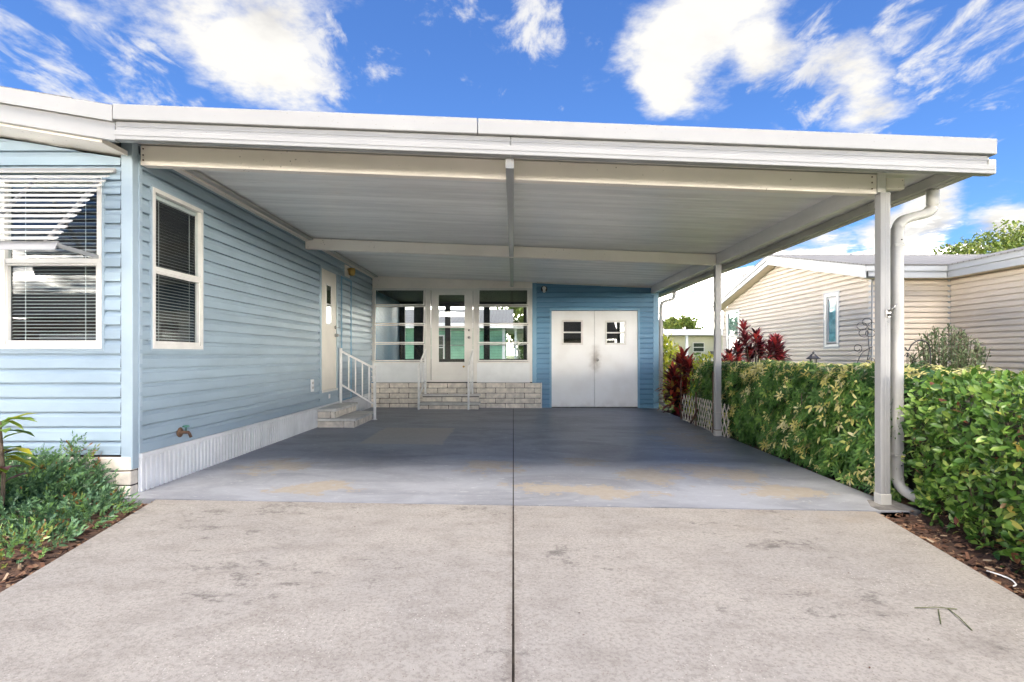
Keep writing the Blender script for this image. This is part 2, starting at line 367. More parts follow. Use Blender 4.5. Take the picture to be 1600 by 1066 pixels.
def arcpts(pts, r, n=5):
    """round the corners of a polyline"""
    P = [Vector(p) for p in pts]; out = [P[0]]
    for a, b, c in zip(P, P[1:], P[2:]):
        d0 = (a-b); d1 = (c-b); k = min(r, d0.length*.48, d1.length*.48)
        s, e = b+d0.normalized()*k, b+d1.normalized()*k
        out += [s.lerp(b, t).lerp(b.lerp(e, t), t) for t in [i/n for i in range(n+1)]]
    return out+[P[-1]]
def tube(name, mat, parent, pts, r, n=8, rnd=0.):
    bm = bmesh.new(); sweep(bm, arcpts(pts, rnd) if rnd else pts, circ(r, n)); return obj(name, bm, mat, parent, smooth=True)
def lathe(bm, cx, cy, prof, n=12, axis='z', base=0.):
    rings = []
    for r, h in prof:
        ring = []
        for i in range(n):
            a = 2*math.pi*i/n; x, y = r*math.cos(a), r*math.sin(a)
            ring.append(bm.verts.new((cx+x, cy+y, h) if axis == 'z' else ((cx+x, h, cy+y) if axis == 'y' else (h, cx+x, cy+y))))
        rings.append(ring)
    for a, b in zip(rings, rings[1:]):
        for i in range(n): bm.faces.new((a[i], a[(i+1) % n], b[(i+1) % n], b[i]))
    bm.faces.new(rings[0]); bm.faces.new(rings[-1])

class Wall:
    """(u along, n outward, z up) on an upright plane"""
    def __init__(s, o, u, n): s.o = Vector((*o, 0)); s.u = Vector((*u, 0)); s.n = Vector((*n, 0))
    def P(s, u, n, z): return s.o+s.u*u+s.n*n+Vector((0, 0, z))
    def bx(s, bm, u0, u1, n0, n1, z0, z1, bev=0.):
        f = hexa(bm, [s.P(u0, n0, z0), s.P(u1, n0, z0), s.P(u1, n1, z0), s.P(u0, n1, z0), s.P(u0, n0, z1), s.P(u1, n0, z1), s.P(u1, n1, z1), s.P(u0, n1, z1)])
        if bev: bmesh.ops.bevel(bm, geom=list({e for q in f for e in q.edges}), offset=bev, segments=1, affect='EDGES')
    def box(s, name, mat, parent, *a, bev=.002):
        bm = bmesh.new(); s.bx(bm, *a, bev=bev); return obj(name, bm, mat, parent)
    def rim(s, name, mat, parent, u0, u1, z0, z1, t, n0, n1, tb=None):
        """four frame bars round an opening, one mesh"""
        tb = tb or t; bm = bmesh.new()
        s.bx(bm, u0, u1, n0, n1, z0, z0+tb, .002); s.bx(bm, u0, u1, n0, n1, z1-t, z1, .002)
        s.bx(bm, u0, u0+t, n0, n1-.001, z0+tb, z1-t); s.bx(bm, u1-t, u1, n0, n1-.001, z0+tb, z1-t)
        return obj(name, bm, mat, parent)

def siding(parent, W, L, z0, z1, p, mat, openings=(), clips=(), u_start=0., depth=.022, gf=.115):
    k = 0
    prof = [(0, -depth*.4), (0, depth), (.60*p, depth*.80), (.70*p, depth*.52), ((.99-gf)*p, depth*.30), ((1.0-gf)*p, -depth*.45), (1.04*p, -depth*.45)]
    while z0+k*p < z1-.01:
        a, b = z0+k*p, z0+(k+1)*p; k += 1
        cuts = sorted({u_start, L, *[u for o in openings if o[2] < b and o[3] > a for u in o[:2] if u_start < u < L]})
        runs, run = [], []
        for u0, u1 in zip(cuts, cuts[1:]):
            lo, hi = 0., 1.04*p; um = (u0+u1)/2
            for o in openings:
                if o[0] < um < o[1] and o[2] < b and o[3] > a:
                    if o[2] <= a and o[3] >= b: lo, hi = 1, 0
                    elif o[2] > a: hi = min(hi, o[2]-a)
                    else: lo = max(lo, o[3]-a)
            if hi-lo > .004: run.append((u0, u1, lo, hi))
            elif run: runs.append(run); run = []
        if run: runs.append(run)
        for run in runs:
            bm = bmesh.new()
            for u0, u1, lo, hi in run:
                q = []
                def at(z):
                    for (za, na), (zb_, nb) in zip(prof[1:], prof[2:]):
                        if za <= z <= zb_+1e-9: return na+(nb-na)*(z-za)/(zb_-za)
                    return prof[-1][1]
                q = ([(0, -depth*.4)] if lo == 0 else [])+[(lo, at(lo))]+[(z, n) for z, n in prof[2:] if lo < z < hi]+[(hi, at(hi))]
                A = [bm.verts.new(W.P(u0, n, a+z)) for z, n in q]; B = [bm.verts.new(W.P(u1, n, a+z)) for z, n in q]
                for i in range(len(q)-1): bm.faces.new((A[i], B[i], B[i+1], A[i+1]))
            for co, no in clips:
                bmesh.ops.bisect_plane(bm, geom=bm.verts[:]+bm.edges[:]+bm.faces[:], plane_co=co, plane_no=no, clear_outer=True)
            if bm.faces: obj('siding_board', bm, mat, parent, recalc=False)
            else: bm.free()

def bricks(parent, W, u0, u1, z0, courses, bl, bh, n1, shift=0., gap=.010, dep=.09):
    """a face of blocks: each one an object, a shared mesh for every length"""
    for c in range(courses):
        za = z0+c*bh; u = u0-((c+shift) % 2)*bl*.5; 
        while u < u1-.02:
            a, b = max(u, u0), min(u+bl, u1); u += bl
            if b-a < .04: continue
            bm = bmesh.new(); jz = random.uniform(-.004, .004)
            W.bx(bm, a+gap/2, b-gap/2, n1-dep, n1+jz, za+gap/2, za+bh-gap/2, .006)
            for v in bm.verts: v.co += Vector([random.uniform(-.0025, .0025) for _ in range(3)])
            obj('brick', bm, 'brick', parent)

def window(parent, W, u0, u1, z0, z1, rail=None, t=.035, blind=True, glass='glass', n=.03, room=True, split_v=None):
    f = W.rim('window', 'frame', parent, u0, u1, z0, z1, t, -.03, n)
    g = t+.012
    if rail: W.box('sash_rail', 'frame', f, u0+t, u1-t, -.015, n-.006, rail-.02, rail+.02)
    W.rim('sash', 'frame', f, u0+t, u1-t, z0+t, (rail-.02 if rail else z1-t), .016, -.012, n-.012, tb=.03)
    zs = [(z0+t, rail-.02), (rail+.02, z1-t)] if rail else [(z0+t, z1-t)]
    for a, b in zs: W.box('pane', glass, f, u0+t, u1-t, -.008, -.004, a, b, bev=0)
    if blind:
        bm = bmesh.new(); z = z0+t+.02
        while z < z1-t-.03:
            c = [W.P(u0+t+.01, -.045, z+.009), W.P(u1-t-.01, -.045, z+.009), W.P(u1-t-.01, -.022, z), W.P(u0+t+.01, -.022, z)]
            bm.faces.new([bm.verts.new(q) for q in c]); z += .027
        for q in (.2, .8):
            u = u0+(u1-u0)*q; W.bx(bm, u-.002, u+.002, -.0205, -.0185, z0+t, z1-t)
        W.bx(bm, u0+t+.005, u1-t-.005, -.05, -.018, z1-t-.035, z1-t-.005)
        obj('blind', bm, 'blind', f)
    return f

# ------------------------------------------------------------------ foliage helpers
def leaf_tpl(w=.5, fold=.10, droop=.12, wide=.42):
    v = np.array([(0, 0, 0), (-w*.42, wide*.75, fold), (w*.42, wide*.75, fold), (-w*.40, .72, fold*.8-droop*.4), (w*.40, .72, fold*.8-droop*.4), (0, 1, -droop), (0, wide*.75, 0), (0, .72, -droop*.45)])
    f = [(0, 2, 6), (0, 6, 1), (6, 2, 4, 7), (6, 7, 3, 1), (7, 4, 5), (7, 5, 3)]
    return v, f
BLADE = (np.array([(0, 0, 0), (-.09, .35, .03), (.09, .35, .03), (0, .4, 0), (-.07, .72, -.05), (.07, .72, -.05), (0, .75, -.07), (0, 1, -.22)]),
         [(0, 2, 3), (0, 3, 1), (3, 2, 5, 6), (3, 6, 4, 1), (6, 5, 7), (6, 7, 4)])
SCALE_LEAF = (np.array([(-.16, 0, 0), (.16, 0, 0), (.2, .55, .05), (0, 1, 0), (-.2, .55, .05)]), [(0, 1, 2, 3, 4)])
def unit(a): return a/np.maximum(np.linalg.norm(a, axis=-1, keepdims=True), 1e-9)
def leaf_mesh(name, tpl, pos, d, nrm, size, rnd, mat, parent, width=1.):
    tv, tf = tpl; pos = np.asarray(pos); n = len(pos)
    y = unit(np.asarray(d)); x = unit(np.cross(y, np.asarray(nrm))); z = np.cross(x, y)
    B = np.stack([x*width, y, z], 1)                               # n,3,3
    V = (np.einsum('kc,ncj->nkj', tv, B)*np.asarray(size)[:, None, None]+pos[:, None, :]).reshape(-1, 3)
    k = len(tv); loops = []; starts = []; tot = []
    base = np.concatenate([np.array(q) for q in tf]); lens = np.array([len(q) for q in tf])
    L = (base[None, :]+(np.arange(n)*k)[:, None]).ravel(); lens = np.tile(lens, n)
    me = bpy.data.meshes.new(name); me.vertices.add(len(V)); me.vertices.foreach_set('co', V.ravel())
    me.loops.add(len(L)); me.loops.foreach_set('vertex_index', L.astype(np.int32))
    me.polygons.add(len(lens)); me.polygons.foreach_set('loop_start', np.concatenate([[0], np.cumsum(lens)[:-1]]).astype(np.int32))
    at = me.attributes.new('rnd', 'FLOAT', 'POINT'); at.data.foreach_set('value', np.repeat(np.asarray(rnd), k).astype(np.float32))
    me.update(calc_edges=True); me.polygons.foreach_set('use_smooth', [True]*len(lens))
    me.materials.append(M[mat]); return link(bpy.data.objects.new(name, me), parent)
def leaf_objects(name, tpl, pos, d, nrm, size, mat, parent, width=1., dims=None):
    me = bpy.data.meshes.new(name); me.from_pydata([tuple(v) for v in tpl[0]], [], tpl[1]); me.materials.append(M[mat])
    me.polygons.foreach_set('use_smooth', [True]*len(me.polygons))
    y = unit(np.asarray(d)); x = unit(np.cross(y, np.asarray(nrm))); z = np.cross(x, y)
    inv = parent.matrix_basis.inverted()
    for i in range(len(pos)):
        o = bpy.data.objects.new(name, me); C.objects.link(o); o.parent = parent
        m = Matrix([[x[i][r]*width, y[i][r], z[i][r], 0] for r in range(3)]+[[0, 0, 0, 1]])
        o.matrix_basis = inv @ Matrix.Translation(pos[i]) @ m @ Matrix.Diagonal((size[i],)*3+(1,))
def rvec(n): return unit(rng.normal(size=(n, 3)))

# ================================================================== GROUND
def drop(y): return .10 if y < 4.4 else .10-.075*min(1, (y-4.4)/7.2)
def fz(x, y): return -drop(y)*(x+3)/6
def ground_patch(name, poly_l, poly_r, ys, mat, parent, th=.15, nx=6, lift=0.):
    bm = bmesh.new(); rows = []
    for y in ys:
        a, b = poly_l(y), poly_r(y); rows.append([bm.verts.new((a+(b-a)*i/nx, y, fz(a+(b-a)*i/nx, y)+lift)) for i in range(nx+1)])
    for r, q in zip(rows, rows[1:]):
        for i in range(nx): bm.faces.new((r[i], r[i+1], q[i+1], q[i]))
    e = bmesh.ops.extrude_face_region(bm, geom=bm.faces[:])
    for v in [g for g in e['geom'] if isinstance(g, bmesh.types.BMVert)]: v.co.z -= th
    return obj(name, bm, mat, parent)
bm = bmesh.new(); n = 1500
v = [bm.verts.new(q) for q in ((-n, -n, -.17), (n, -n, -.17), (n, n, -.17), (-n, n, -.17))]; bm.faces.new(v)
struct(obj('ground', bm, 'grass'))
PY = 4.22
XL = lambda y: -2.73-.20*(y-PY) if False else -2.735+.205*(PY-y) if y > -2 else -1.46
XR = lambda y: 2.77-.18*(PY-y) if y > -2 else 1.65
jt = .005
dw = struct(ground_patch('driveway', lambda y: XL(y)+.02, lambda y: XR(y)-.02, [-9, -2, 0, 2, PY-.02], 'joint', None, lift=-.02, th=.13))
ground_patch('concrete_slab', XL, lambda y: -jt, [-9, -5, -2, 0, 1.5, 3, PY-.012], 'concrete', dw)
ground_patch('concrete_slab', lambda y: jt, XR, [-9, -5, -2, 0, 1.5, 3, PY-.012], 'concrete', dw)
pf = struct(ground_patch('carport_floor', lambda y: -2.98, lambda y: 2.98, [PY+.02, 7, 11.9], 'joint', None, lift=-.02, th=.13))
for a, b in ((-3.01, -jt*.8), (jt*.8, 3.04)):
    ground_patch('painted_slab', lambda y, a=a: a, lambda y, b=b: b, [PY, 5, 6, 7, 8, 9, 10, 11, 11.9], 'paint', pf, lift=.004)
struct(box('road', 'road', None, -80, 80, -16, -9.02, -.3, -.14, bev=0))

def bed(name, pts_fn, nx, ny, seed):
    bm = bmesh.new(); rr = random.Random(seed); g = []
    for j in range(ny+1):
        g.append([bm.verts.new(pts_fn(i/nx, j/ny, rr)) for i in range(nx+1)])
    for a, b in zip(g, g[1:]):
        for i in range(nx): bm.faces.new((a[i], a[i+1], b[i+1], b[i]))
    return struct(obj(name, bm, 'mulch', smooth=True))
def left_bed(u, v, rr):
    y = -1.5+5.85*v; e = XL(y)+.01 if y < PY else -2.99
    x = e-4.5*u; h = fz(e, y)-.035+(.05*min(1, u*6) if u else 0)+rr.uniform(-.012, .012)*(u > 0)
    return (x, y, h)
def right_bed(u, v, rr):
    y = -1.5+13*v; e = XR(y)-.01 if y < PY else 3.03
    return (e+3.2*u, y, fz(e, y)-.045+.04*min(1, u*6)+rr.uniform(-.012, .012)*(u > 0))
bed('mulch_bed', left_bed, 60, 70, 1); bed('mulch_bed', right_bed, 40, 120, 2)
# loose bark chips
def chips(name, label_kind, fn, n):
    P = np.array([fn() for _ in range(n)]); d = rvec(n); d[:, 2] *= .25; nr = rvec(n)*.5+np.array([0, 0, 1.])
    o = leaf_mesh(name, (np.array([(-.25, 0, 0), (.22, .05, .02), (.28, .9, 0), (-.1, 1, .03)]), [(0, 1, 2, 3)]), P, d, nr, rng.uniform(.015, .055, n), rng.random(n), 'chip', None, width=.8)
    struct(o, 'stuff'); tag(o, label_kind, 'mulch')
def cl():
    y = random.uniform(.5, 4.2); u = random.random()**1.3; x = XL(y)-.0-2.3*u; return (x, y, fz(XL(y), y)-.025+.05*min(1, u*3))
def cr():
    y = random.uniform(1.2, 9.5); e = XR(y) if y < PY else 3.05; u = random.random()**1.6; return (e+.9*u, y, fz(e, y)-.03+.03*min(1, u*4))
chips('bark_chips', 'loose brown bark chips lying in the bed left of the drive', cl, 5000)
chips('bark_chips', 'loose reddish bark chips along the foot of the hedge', cr, 5000)

# ================================================================== BLUE HOUSE
house = thing('blue_house', 'pale blue vinyl sided house with white fascia left of the carport', 'house', (-3, 4.4, 0))
WS = Wall((-3.0, 4.39), (0, 1), (1, 0))          # wall along the carport
WF = Wall((-3.0, 4.35), (-1, 0), (0, -1))        # wall facing the drive
PITCH = .114
wl0, wl1 = 4.54-4.39, 5.276-4.39                 # side window
dl0, dl1 = 8.515-4.39, 9.28-4.39                 # side door
siding(house, WS, 7.25, .315, 2.75, PITCH, 'blue', [(wl0, wl1, 1.153, 2.49), (dl0-.03, dl1+.03, .50, 2.49)])
RK = .167                                        # roof pitch
rake = lambda x, z=2.63: z+RK*(-2.9-x)
siding(house, WF, 5.2, .315, 3.6, PITCH, 'blue', [(.235, 1.03, 1.15, 2.50)], clips=[((-2.9, 4.35, 2.62), (RK, 0, 1))], u_start=.09)
bm = bmesh.new(); bx(bm, -3.085, -2.992, 4.325, 4.40, .20, 2.80, .004); obj('corner_trim', bm, 'bluetrim', house)
WS.box('corner_trim', 'bluetrim', house, .0, .035, .0, .02, .315, 2.70)
bm = bmesh.new(); bx(bm, -10, -3.35, 4.75, 16, .1, 2.75); obj('dark_room_box', bm, 'dark', house)
box('floor_frame', 'dark', house, -10, -3.02, 4.42, 16, .02, .30, bev=0)
window(house, WF, .235, 1.03, 1.15, 2.50, rail=1.84); window(house, WS, wl0, wl1, 1.153, 2.49, rail=1.82)
WF.rim('window_trim', 'bluetrim', house, .235-.016, 1.03+.016, 1.15-.016, 2.50+.016, .0155, .0, .026); WS.rim('window_trim', 'bluetrim', house, wl0-.016, wl1+.016, 1.153-.016, 2.49+.016, .0155, .0, .026)
# side door
dr = WS.box('door', 'doorcream', house, dl0+.02, dl1-.02, -.02, .022, .545, 2.455)
WS.rim('door_frame', 'bluetrim', dr, dl0-.03, dl1+.03, .50, 2.50, .045, -.03, .034)
um = (dl0+dl1)/2-.03
WS.rim('window_frame', 'frame', dr, um-.13, um+.13, 1.58, 2.24, .025, .02, .032)
for a, b in ((1.605, 1.90), (1.925, 2.215)): WS.box('pane', 'shedglass', dr, um-.105, um+.105, .0225, .0265, a, b, bev=0)
WS.box('window_rail', 'frame', dr, um-.105, um+.105, .0225, .031, 1.90, 1.925)
bm = bmesh.new(); c = WS.P(dl1-.085, 0, 1.43); lathe(bm, c.y, c.z, [(.03, c.x+.02), (.03, c.x+.035), (.016, c.x+.04), (.026, c.x+.07), (.02, c.x+.085)], 10, 'x'); obj('door_knob', bm, 'steel', dr, True)
bm = bmesh.new(); c = WS.P(dl1-.085, 0, 1.56); lathe(bm, c.y, c.z, [(.028, c.x+.02), (.028, c.x+.04), (.01, c.x+.045), (.01, c.x+.06)], 10, 'x'); obj('deadbolt', bm, 'steel', dr, True)
WS.box('threshold', 'frame', dr, dl0+.02, dl1-.02, .0, .05, .515, .545)
WS.box('kick_panel', 'blue', house, dl0-.03, dl1+.03, .0, .02, .30, .499)
# blue utility chase right of the door
WS.rim('access_panel_trim', 'shedtrim', house, 9.52-4.39, 10.12-4.39, .30, 2.47, .035, .016, .034)
# ribbed white skirting under the siding, panel by panel
u = .01; WS.box('skirting_cap', 'vinylwhite', house, .01, 7.24, .004, .034, .275, .312)
rib = None
while u < 7.2:
    if rib is None:
        bm = bmesh.new(); WS.bx(bm, 0, .118, .0, .010, 0, .275); WS.bx(bm, .010, .047, .0101, .024, .0, .275, .003); WS.bx(bm, .070, .107, .0101, .024, .0, .275, .003)
        rib = obj('skirting_panel', bm, 'vinylwhite', house); o = rib
    else:
        o = rib.copy(); C.objects.link(o)
    o.matrix_parent_inverse = house.matrix_basis.inverted() @ Matrix.Translation((0, u, 0)); u += .1205
# block plinth on the drive side
bricks(house, WF, .0, 1.7, -.04, 3, .26, .114, .03); WF.box('mortar', 'mortar', house, .01, 5, -.06, .018, -.1, .30)
# roof: shingled slope, rake fascia, soffit
def slab(bm, pts, dz0, dz1):
    hexa(bm, [(x, y, z+dz0) for x, y, z in pts]+[(x, y, z+dz1) for x, y, z in pts])
RX, RY = -2.895, 4.0
def rz(x): return 2.905+RK*(RX-x)
bm = bmesh.new(); slab(bm, [(RX+.0, RY+.03, rz(RX)), (RX+.0, 16, rz(RX)), (-6.6, 16, rz(-6.6)), (-6.6, RY+.03, rz(-6.6))], -.02, .0)
slab(bm, [(-6.6, RY-.04, rz(-6.6)), (-6.6, 16, rz(-6.6)), (-10.4, 16, rz(RX)), (-10.4, RY-.04, rz(RX))], .0, .022); obj('roof', bm, 'shingle', house)
x = RX+.02; 
for i in range(9):                                # ragged shingle ends along the rake
    x1 = x-random.uniform(.30, .36); bm = bmesh.new(); e = random.uniform(.0, .012)
    slab(bm, [(x+.02, RY+.0-e, rz(x)), (x+.02, RY+.3, rz(x)), (x1, RY+.3, rz(x1)), (x1, RY+.0-e, rz(x1))], -.0015, .005+random.uniform(0, .006)); obj('shingle', bm, 'shingle', house); x = x1
for nm, a, b, y0 in (('fascia_cap', -.115, -.002, RY-.03), ('fascia_board', -.245, -.117, RY)):
    bm = bmesh.new(); slab(bm, [(RX, y0, rz(RX)), (RX, RY+.05, rz(RX)), (-6.6, RY+.05, rz(-6.6)), (-6.6, y0, rz(-6.6))], a, b); obj(nm, bm, 'white', house)
bm = bmesh.new(); slab(bm, [(-3.03, RY+.051, rz(-3.03)), (-3.03, 4.40, rz(-3.03)), (-6.6, 4.40, rz(-6.6)), (-6.6, RY+.051, rz(-6.6))], -.262, -.225); obj('soffit', bm, 'cream', house)
# white trim where the carport roof meets the side wall
WS.box('eave_trim', 'cream', house, .05, 7.25, .018, .075, 2.725, 2.775)
WS.box('eave_trim', 'gutter', house, .05, 7.25, .076, .14, 2.745, 2.772)

# window awning of slats
aw = thing('slatted_awning', 'white slatted aluminium awning over the drive-side window', 'awning', (-3.6, 4.33, 2.53))
ya, za, yb, zb = 4.30, 2.53, 3.78, 1.90; ns = 14
for i in range(ns):
    t = i/(ns-1); y, z = ya+(yb-ya)*t, za+(zb-za)*t
    bm = bmesh.new(); hexa(bm, [(-4.3, y-.018, z-.012), (-3.13, y-.018, z-.012), (-3.13, y+.012, z+.008), (-4.3, y+.012, z+.008), (-4.3, y-.023, z-.006), (-3.13, y-.023, z-.006), (-3.13, y+.007, z+.014), (-4.3, y+.007, z+.014)])
    obj('slat', bm, 'awning', aw)
bm = bmesh.new(); hexa(bm, [(-4.3, 3.755, 1.82), (-3.13, 3.755, 1.82), (-3.13, 3.765, 1.82), (-4.3, 3.765, 1.82), (-4.3, 3.785, 1.885), (-3.13, 3.785, 1.885), (-3.13, 3.795, 1.885), (-4.3, 3.795, 1.885)]); obj('valance', bm, 'white', aw)
for x in (-3.25, -3.75): 
    bm = bmesh.new(); sweep(bm, [(x, ya+.04, za-.03), (x, yb+.03, zb-.03)], rrect(.012, .01)); obj('rib', bm, 'white', aw)
bm = bmesh.new(); sweep(bm, [(-3.16, 3.80, 1.86), (-3.262, 4.315, 1.87)], rrect(.011, .014)); obj('arm', bm, 'white', aw)
box('head_rail', 'white', aw, -4.3, -3.12, 4.305, 4.33, 2.53, 2.565)

# small things on the wall
fa = thing('garden_faucet', 'brass hose faucet with green handle low on the blue wall', 'faucet', (-3, 4.92, .41))
bm = bmesh.new(); lathe(bm, 4.92, .41, [(.045, -2.985), (.045, -2.975), (.014, -2.972), (.014, -2.90)], 12, 'x'); obj('pipe', bm, 'rustbrown', fa, True)
tube('spout', 'rustbrown', fa, [(-2.93, 4.92, .41), (-2.90, 4.92, .41), (-2.88, 4.92, .365)], .013, rnd=.02)
bm = bmesh.new(); lathe(bm, -2.925, 4.92, [(.006, .42), (.006, .455), (.028, .457), (.030, .466), (.022, .472), (.008, .474)], 8); obj('handle', bm, 'green', fa, True)
ol = thing('outlet_cover', 'white outlet cover on the blue wall before the side door', 'outlet', (-3, 8.15, .62))
WS.box('plate', 'vinylwhite', ol, 8.09-4.39, 8.20-4.39, .016, .032, .56, .74)
for z in (.60, .67): WS.box('socket', 'gutter', ol, 8.12-4.39, 8.17-4.39, .0325, .040, z, z+.035)
bt = thing('doorbell_plate', 'small white plate below the side door', 'plate', (-3, 8.9, .44))
WS.box('plate', 'vinylwhite', bt, 8.87-4.39, 8.94-4.39, .0205, .03, .40, .47); WS.box('button', 'frame', bt, 8.895-4.39, 8.915-4.39, .0305, .036, .425, .445)
pl = thing('wall_light', 'brass and white porch light high on the blue wall', 'lamp', (-3, 9.9, 2.55))
WS.box('back_plate', 'cream', pl, 9.72-4.39, 9.98-4.39, .017, .035, 2.50, 2.70)
bm = bmesh.new(); lathe(bm, -2.89, 9.85, [(.02, 2.66), (.06, 2.65), (.065, 2.60), (.055, 2.54), (.03, 2.52)], 12); obj('shade', bm, 'brass', pl, True)
tube('bracket', 'brass', pl, [(-2.97, 9.85, 2.63), (-2.90, 9.85, 2.66)], .012)

# ================================================================== CARPORT
cp = thing('carport', 'wide white aluminium carport with sloping flat roof and two posts', 'carport', (0, 4.4, 0))
SL = .0395
ru = lambda x: 2.668-SL*x
XE = 3.40
first = None; y = 4.06; i = 0
while y < 14.8:                                     # interlocking roof pans, rib lines running across
    bm = bmesh.new(); wd = .302
    prof = [(0, .0), (.004, -.004), (.012, -.004), (.016, .0), (.10, .0), (.106, .0016), (.118, .0016), (.124, 0), (.205, 0), (.211, .0016), (.223, .0016), (.229, 0), (wd-.001, 0)]
    A = [bm.verts.new((-3.02, y+q, ru(-3.02)+h)) for q, h in prof]; B = [bm.verts.new((XE, y+q, ru(XE)+h)) for q, h in prof]
    for k in range(len(prof)-1): bm.faces.new((A[k], A[k+1], B[k+1], B[k]))
    e = bmesh.ops.extrude_face_region(bm, geom=bm.faces[:])
    for vv in [g for g in e['geom'] if isinstance(g, bmesh.types.BMVert)]: vv.co.z = ru(vv.co.x)+.075
    obj('roof_pan', bm, 'ceil', cp); y += wd
def sloped(name, mat, x0, x1, y0, y1, a, b, bev=.004):
    bm = bmesh.new(); hexa(bm, [(x0, y0, ru(x0)+a), (x1, y0, ru(x1)+a), (x1, y1, ru(x1)+a), (x0, y1, ru(x0)+a), (x0, y0, ru(x0)+b), (x1, y0, ru(x1)+b), (x1, y1, ru(x1)+b), (x0, y1, ru(x0)+b)])
    if bev: bmesh.ops.bevel(bm, geom=bm.edges[:], offset=bev, segments=1, affect='EDGES')
    return obj(name, bm, mat, cp)
XF = RX+.004
sloped('fascia_cap', 'white', XF, -.26, 3.968, 4.055, .020, .132); sloped('fascia_cap', 'white', -.255, XE+.09, 3.966, 4.055, .019, .131)
sloped('fascia_board', 'white', XF, -.02, 4.0, 4.055, -.118, .018); sloped('fascia_board', 'white', -.017, XE+.05, 4.0, 4.055, -.118, .017)
sloped('fascia_lip', 'white', XF, XE+.09, 3.984, 3.999, -.118, -.05, .003)
sloped('fascia_bead', 'white', XF, XE+.05, 3.996, 3.9995, -.020, -.012, 0); sloped('fascia_bead', 'white', XF, XE+.09, 3.980, 3.9837, -.088, -.080, 0)
sloped('fascia_end', 'gutter', XE+.0501, XE+.10, 3.986, 4.055, -.116, -.01)
sloped('front_beam', 'cream', -2.975, 2.90, 4.39, 4.47, -.168, -.012); sloped('beam_end', 'cream', 2.985, 3.13, 4.40, 4.46, -.118, -.03)
sloped('cross_beam', 'cream', -2.975, 2.90, 7.87, 7.95, -.166, -.012)
for x in (-2.95,):
    for q in (-.13, -.09, -.04):
        bm = bmesh.new(); lathe(bm, x, ru(x)+q, [(.006, 4.389), (.006, 4.384), (.003, 4.382)], 6, 'y'); obj('screw', bm, 'rustbrown', cp)
for q in (-.13, -.08, -.035):
    bm = bmesh.new(); lathe(bm, 2.86, ru(2.86)+q, [(.006, 4.389), (.006, 4.384), (.003, 4.382)], 6, 'y'); obj('screw', bm, 'rustbrown', cp)
bm = bmesh.new(); hexa(bm, [(-.056, 4.06, 2.478), (.004, 4.06, 2.478), (.004, 11.58, 2.535), (-.056, 11.58, 2.535), (-.056, 4.06, 2.555), (.004, 4.06, 2.555), (.004, 11.58, 2.61), (-.056, 11.58, 2.61)]); obj('center_rail', bm, 'white', cp)
# side beam, soffit flange, gutter
bm = bmesh.new(); bx(bm, 2.905, 2.975, 4.39, 14.5, 2.40, 2.553, .003); obj('side_beam', bm, 'sidebeam', cp)
bm = bmesh.new()                                    # K-style gutter section swept along the eave
sec = [(3.40, 2.45), (3.47, 2.45), (3.475, 2.50), (3.505, 2.54), (3.505, 2.575), (3.498, 2.575), (3.495, 2.545), (3.466, 2.505), (3.462, 2.458), (3.408, 2.458), (3.408, 2.575), (3.40, 2.575)]
A = [bm.verts.new((x, 4.056, z)) for x, z in sec]; B = [bm.verts.new((x, 14.9, z)) for x, z in sec]
for k in range(len(sec)): bm.faces.new((A[k], A[(k+1) % len(sec)], B[(k+1) % len(sec)], B[k]))
bm.faces.new(A); obj('gutter', bm, 'gutter', cp)
box('eave_fascia', 'gutter', cp, 3.345, 3.399, 4.056, 14.9, 2.455, 2.528)
def post(x, y, w_, d_):
    bm = bmesh.new(); z0 = fz(x, y)-.01; bx(bm, x-w_/2, x+w_/2, y-d_/2, y+d_/2, z0, 2.40, .004)
    po = obj('post', bm, 'white', cp)
    for k in range(3):
        q = x-w_*.28+k*w_*.28; box('flute', 'white', po, q-.007, q+.007, y-d_/2-.0035, y-d_/2-.0003, z0+.01, 2.395, bev=.0015)
    box('base_plate', 'gutter', po, x-w_/2-.004, x+w_/2+.004, y-d_/2-.006, y+d_/2+.004, z0+.005, z0+.10)
    return po
post(2.972, 4.43, .078, .08); p2 = post(2.935, 7.91, .085, .08)
box('strap', 'rustbrown', p2, 2.889, 2.981, 7.864, 7.954, .02, .032); box('strap', 'gutter', p2, 2.889, 2.981, 7.864, 7.954, .28, .288)
box('footing', 'concfoot', cp, 2.80, 3.14, 4.22, 4.55, -.20, -.092, bev=.015)
def downspout(label, pts, r=.3):
    d = thing('downspout', label, 'downspout', pts[-1])
    P = arcpts(pts, .10, 6); bm = bmesh.new(); sweep(bm, P, rrect(.039, .036, .35)); obj('pipe', bm, 'gutter', d, True)
    x, y = pts[3][0], pts[3][1]
    for z in (1.98, .28): box('band', 'gutter', d, x-.042, x+.042, y-.0395, y+.0395, z, z+.02)
    for z in (2.03, .21):
        bm = bmesh.new(); lathe(bm, x+.008, z, [(.006, y-.040), (.006, y-.044), (.003, y-.046)], 6, 'y'); obj('screw', bm, 'black', d)
downspout('white bent downspout beside the front carport post', [(3.43, 4.50, 2.45), (3.43, 4.50, 2.27), (3.118, 4.47, 2.19), (3.118, 4.47, .5), (3.118, 4.47, .03), (3.24, 4.36, -.06)])
downspout('white downspout on the far corner beside the storage room', [(3.43, 11.74, 2.45), (3.43, 11.74, 2.30), (3.14, 11.70, 2.22), (3.14, 11.70, .5), (3.14, 11.70, .06), (3.28, 11.60, -.02)])
hk = thing('post_clamp', 'small metal clamp with a bent wire on the front post', 'clamp', (2.985, 4.385, 1.42))
box('plate', 'steel', hk, 2.965, 3.005, 4.374, 4.385, 1.40, 1.46); tube('hook', 'steel', hk, [(2.985, 4.372, 1.45), (3.0, 4.34, 1.47), (3.02, 4.345, 1.50)], .009, rnd=.02)
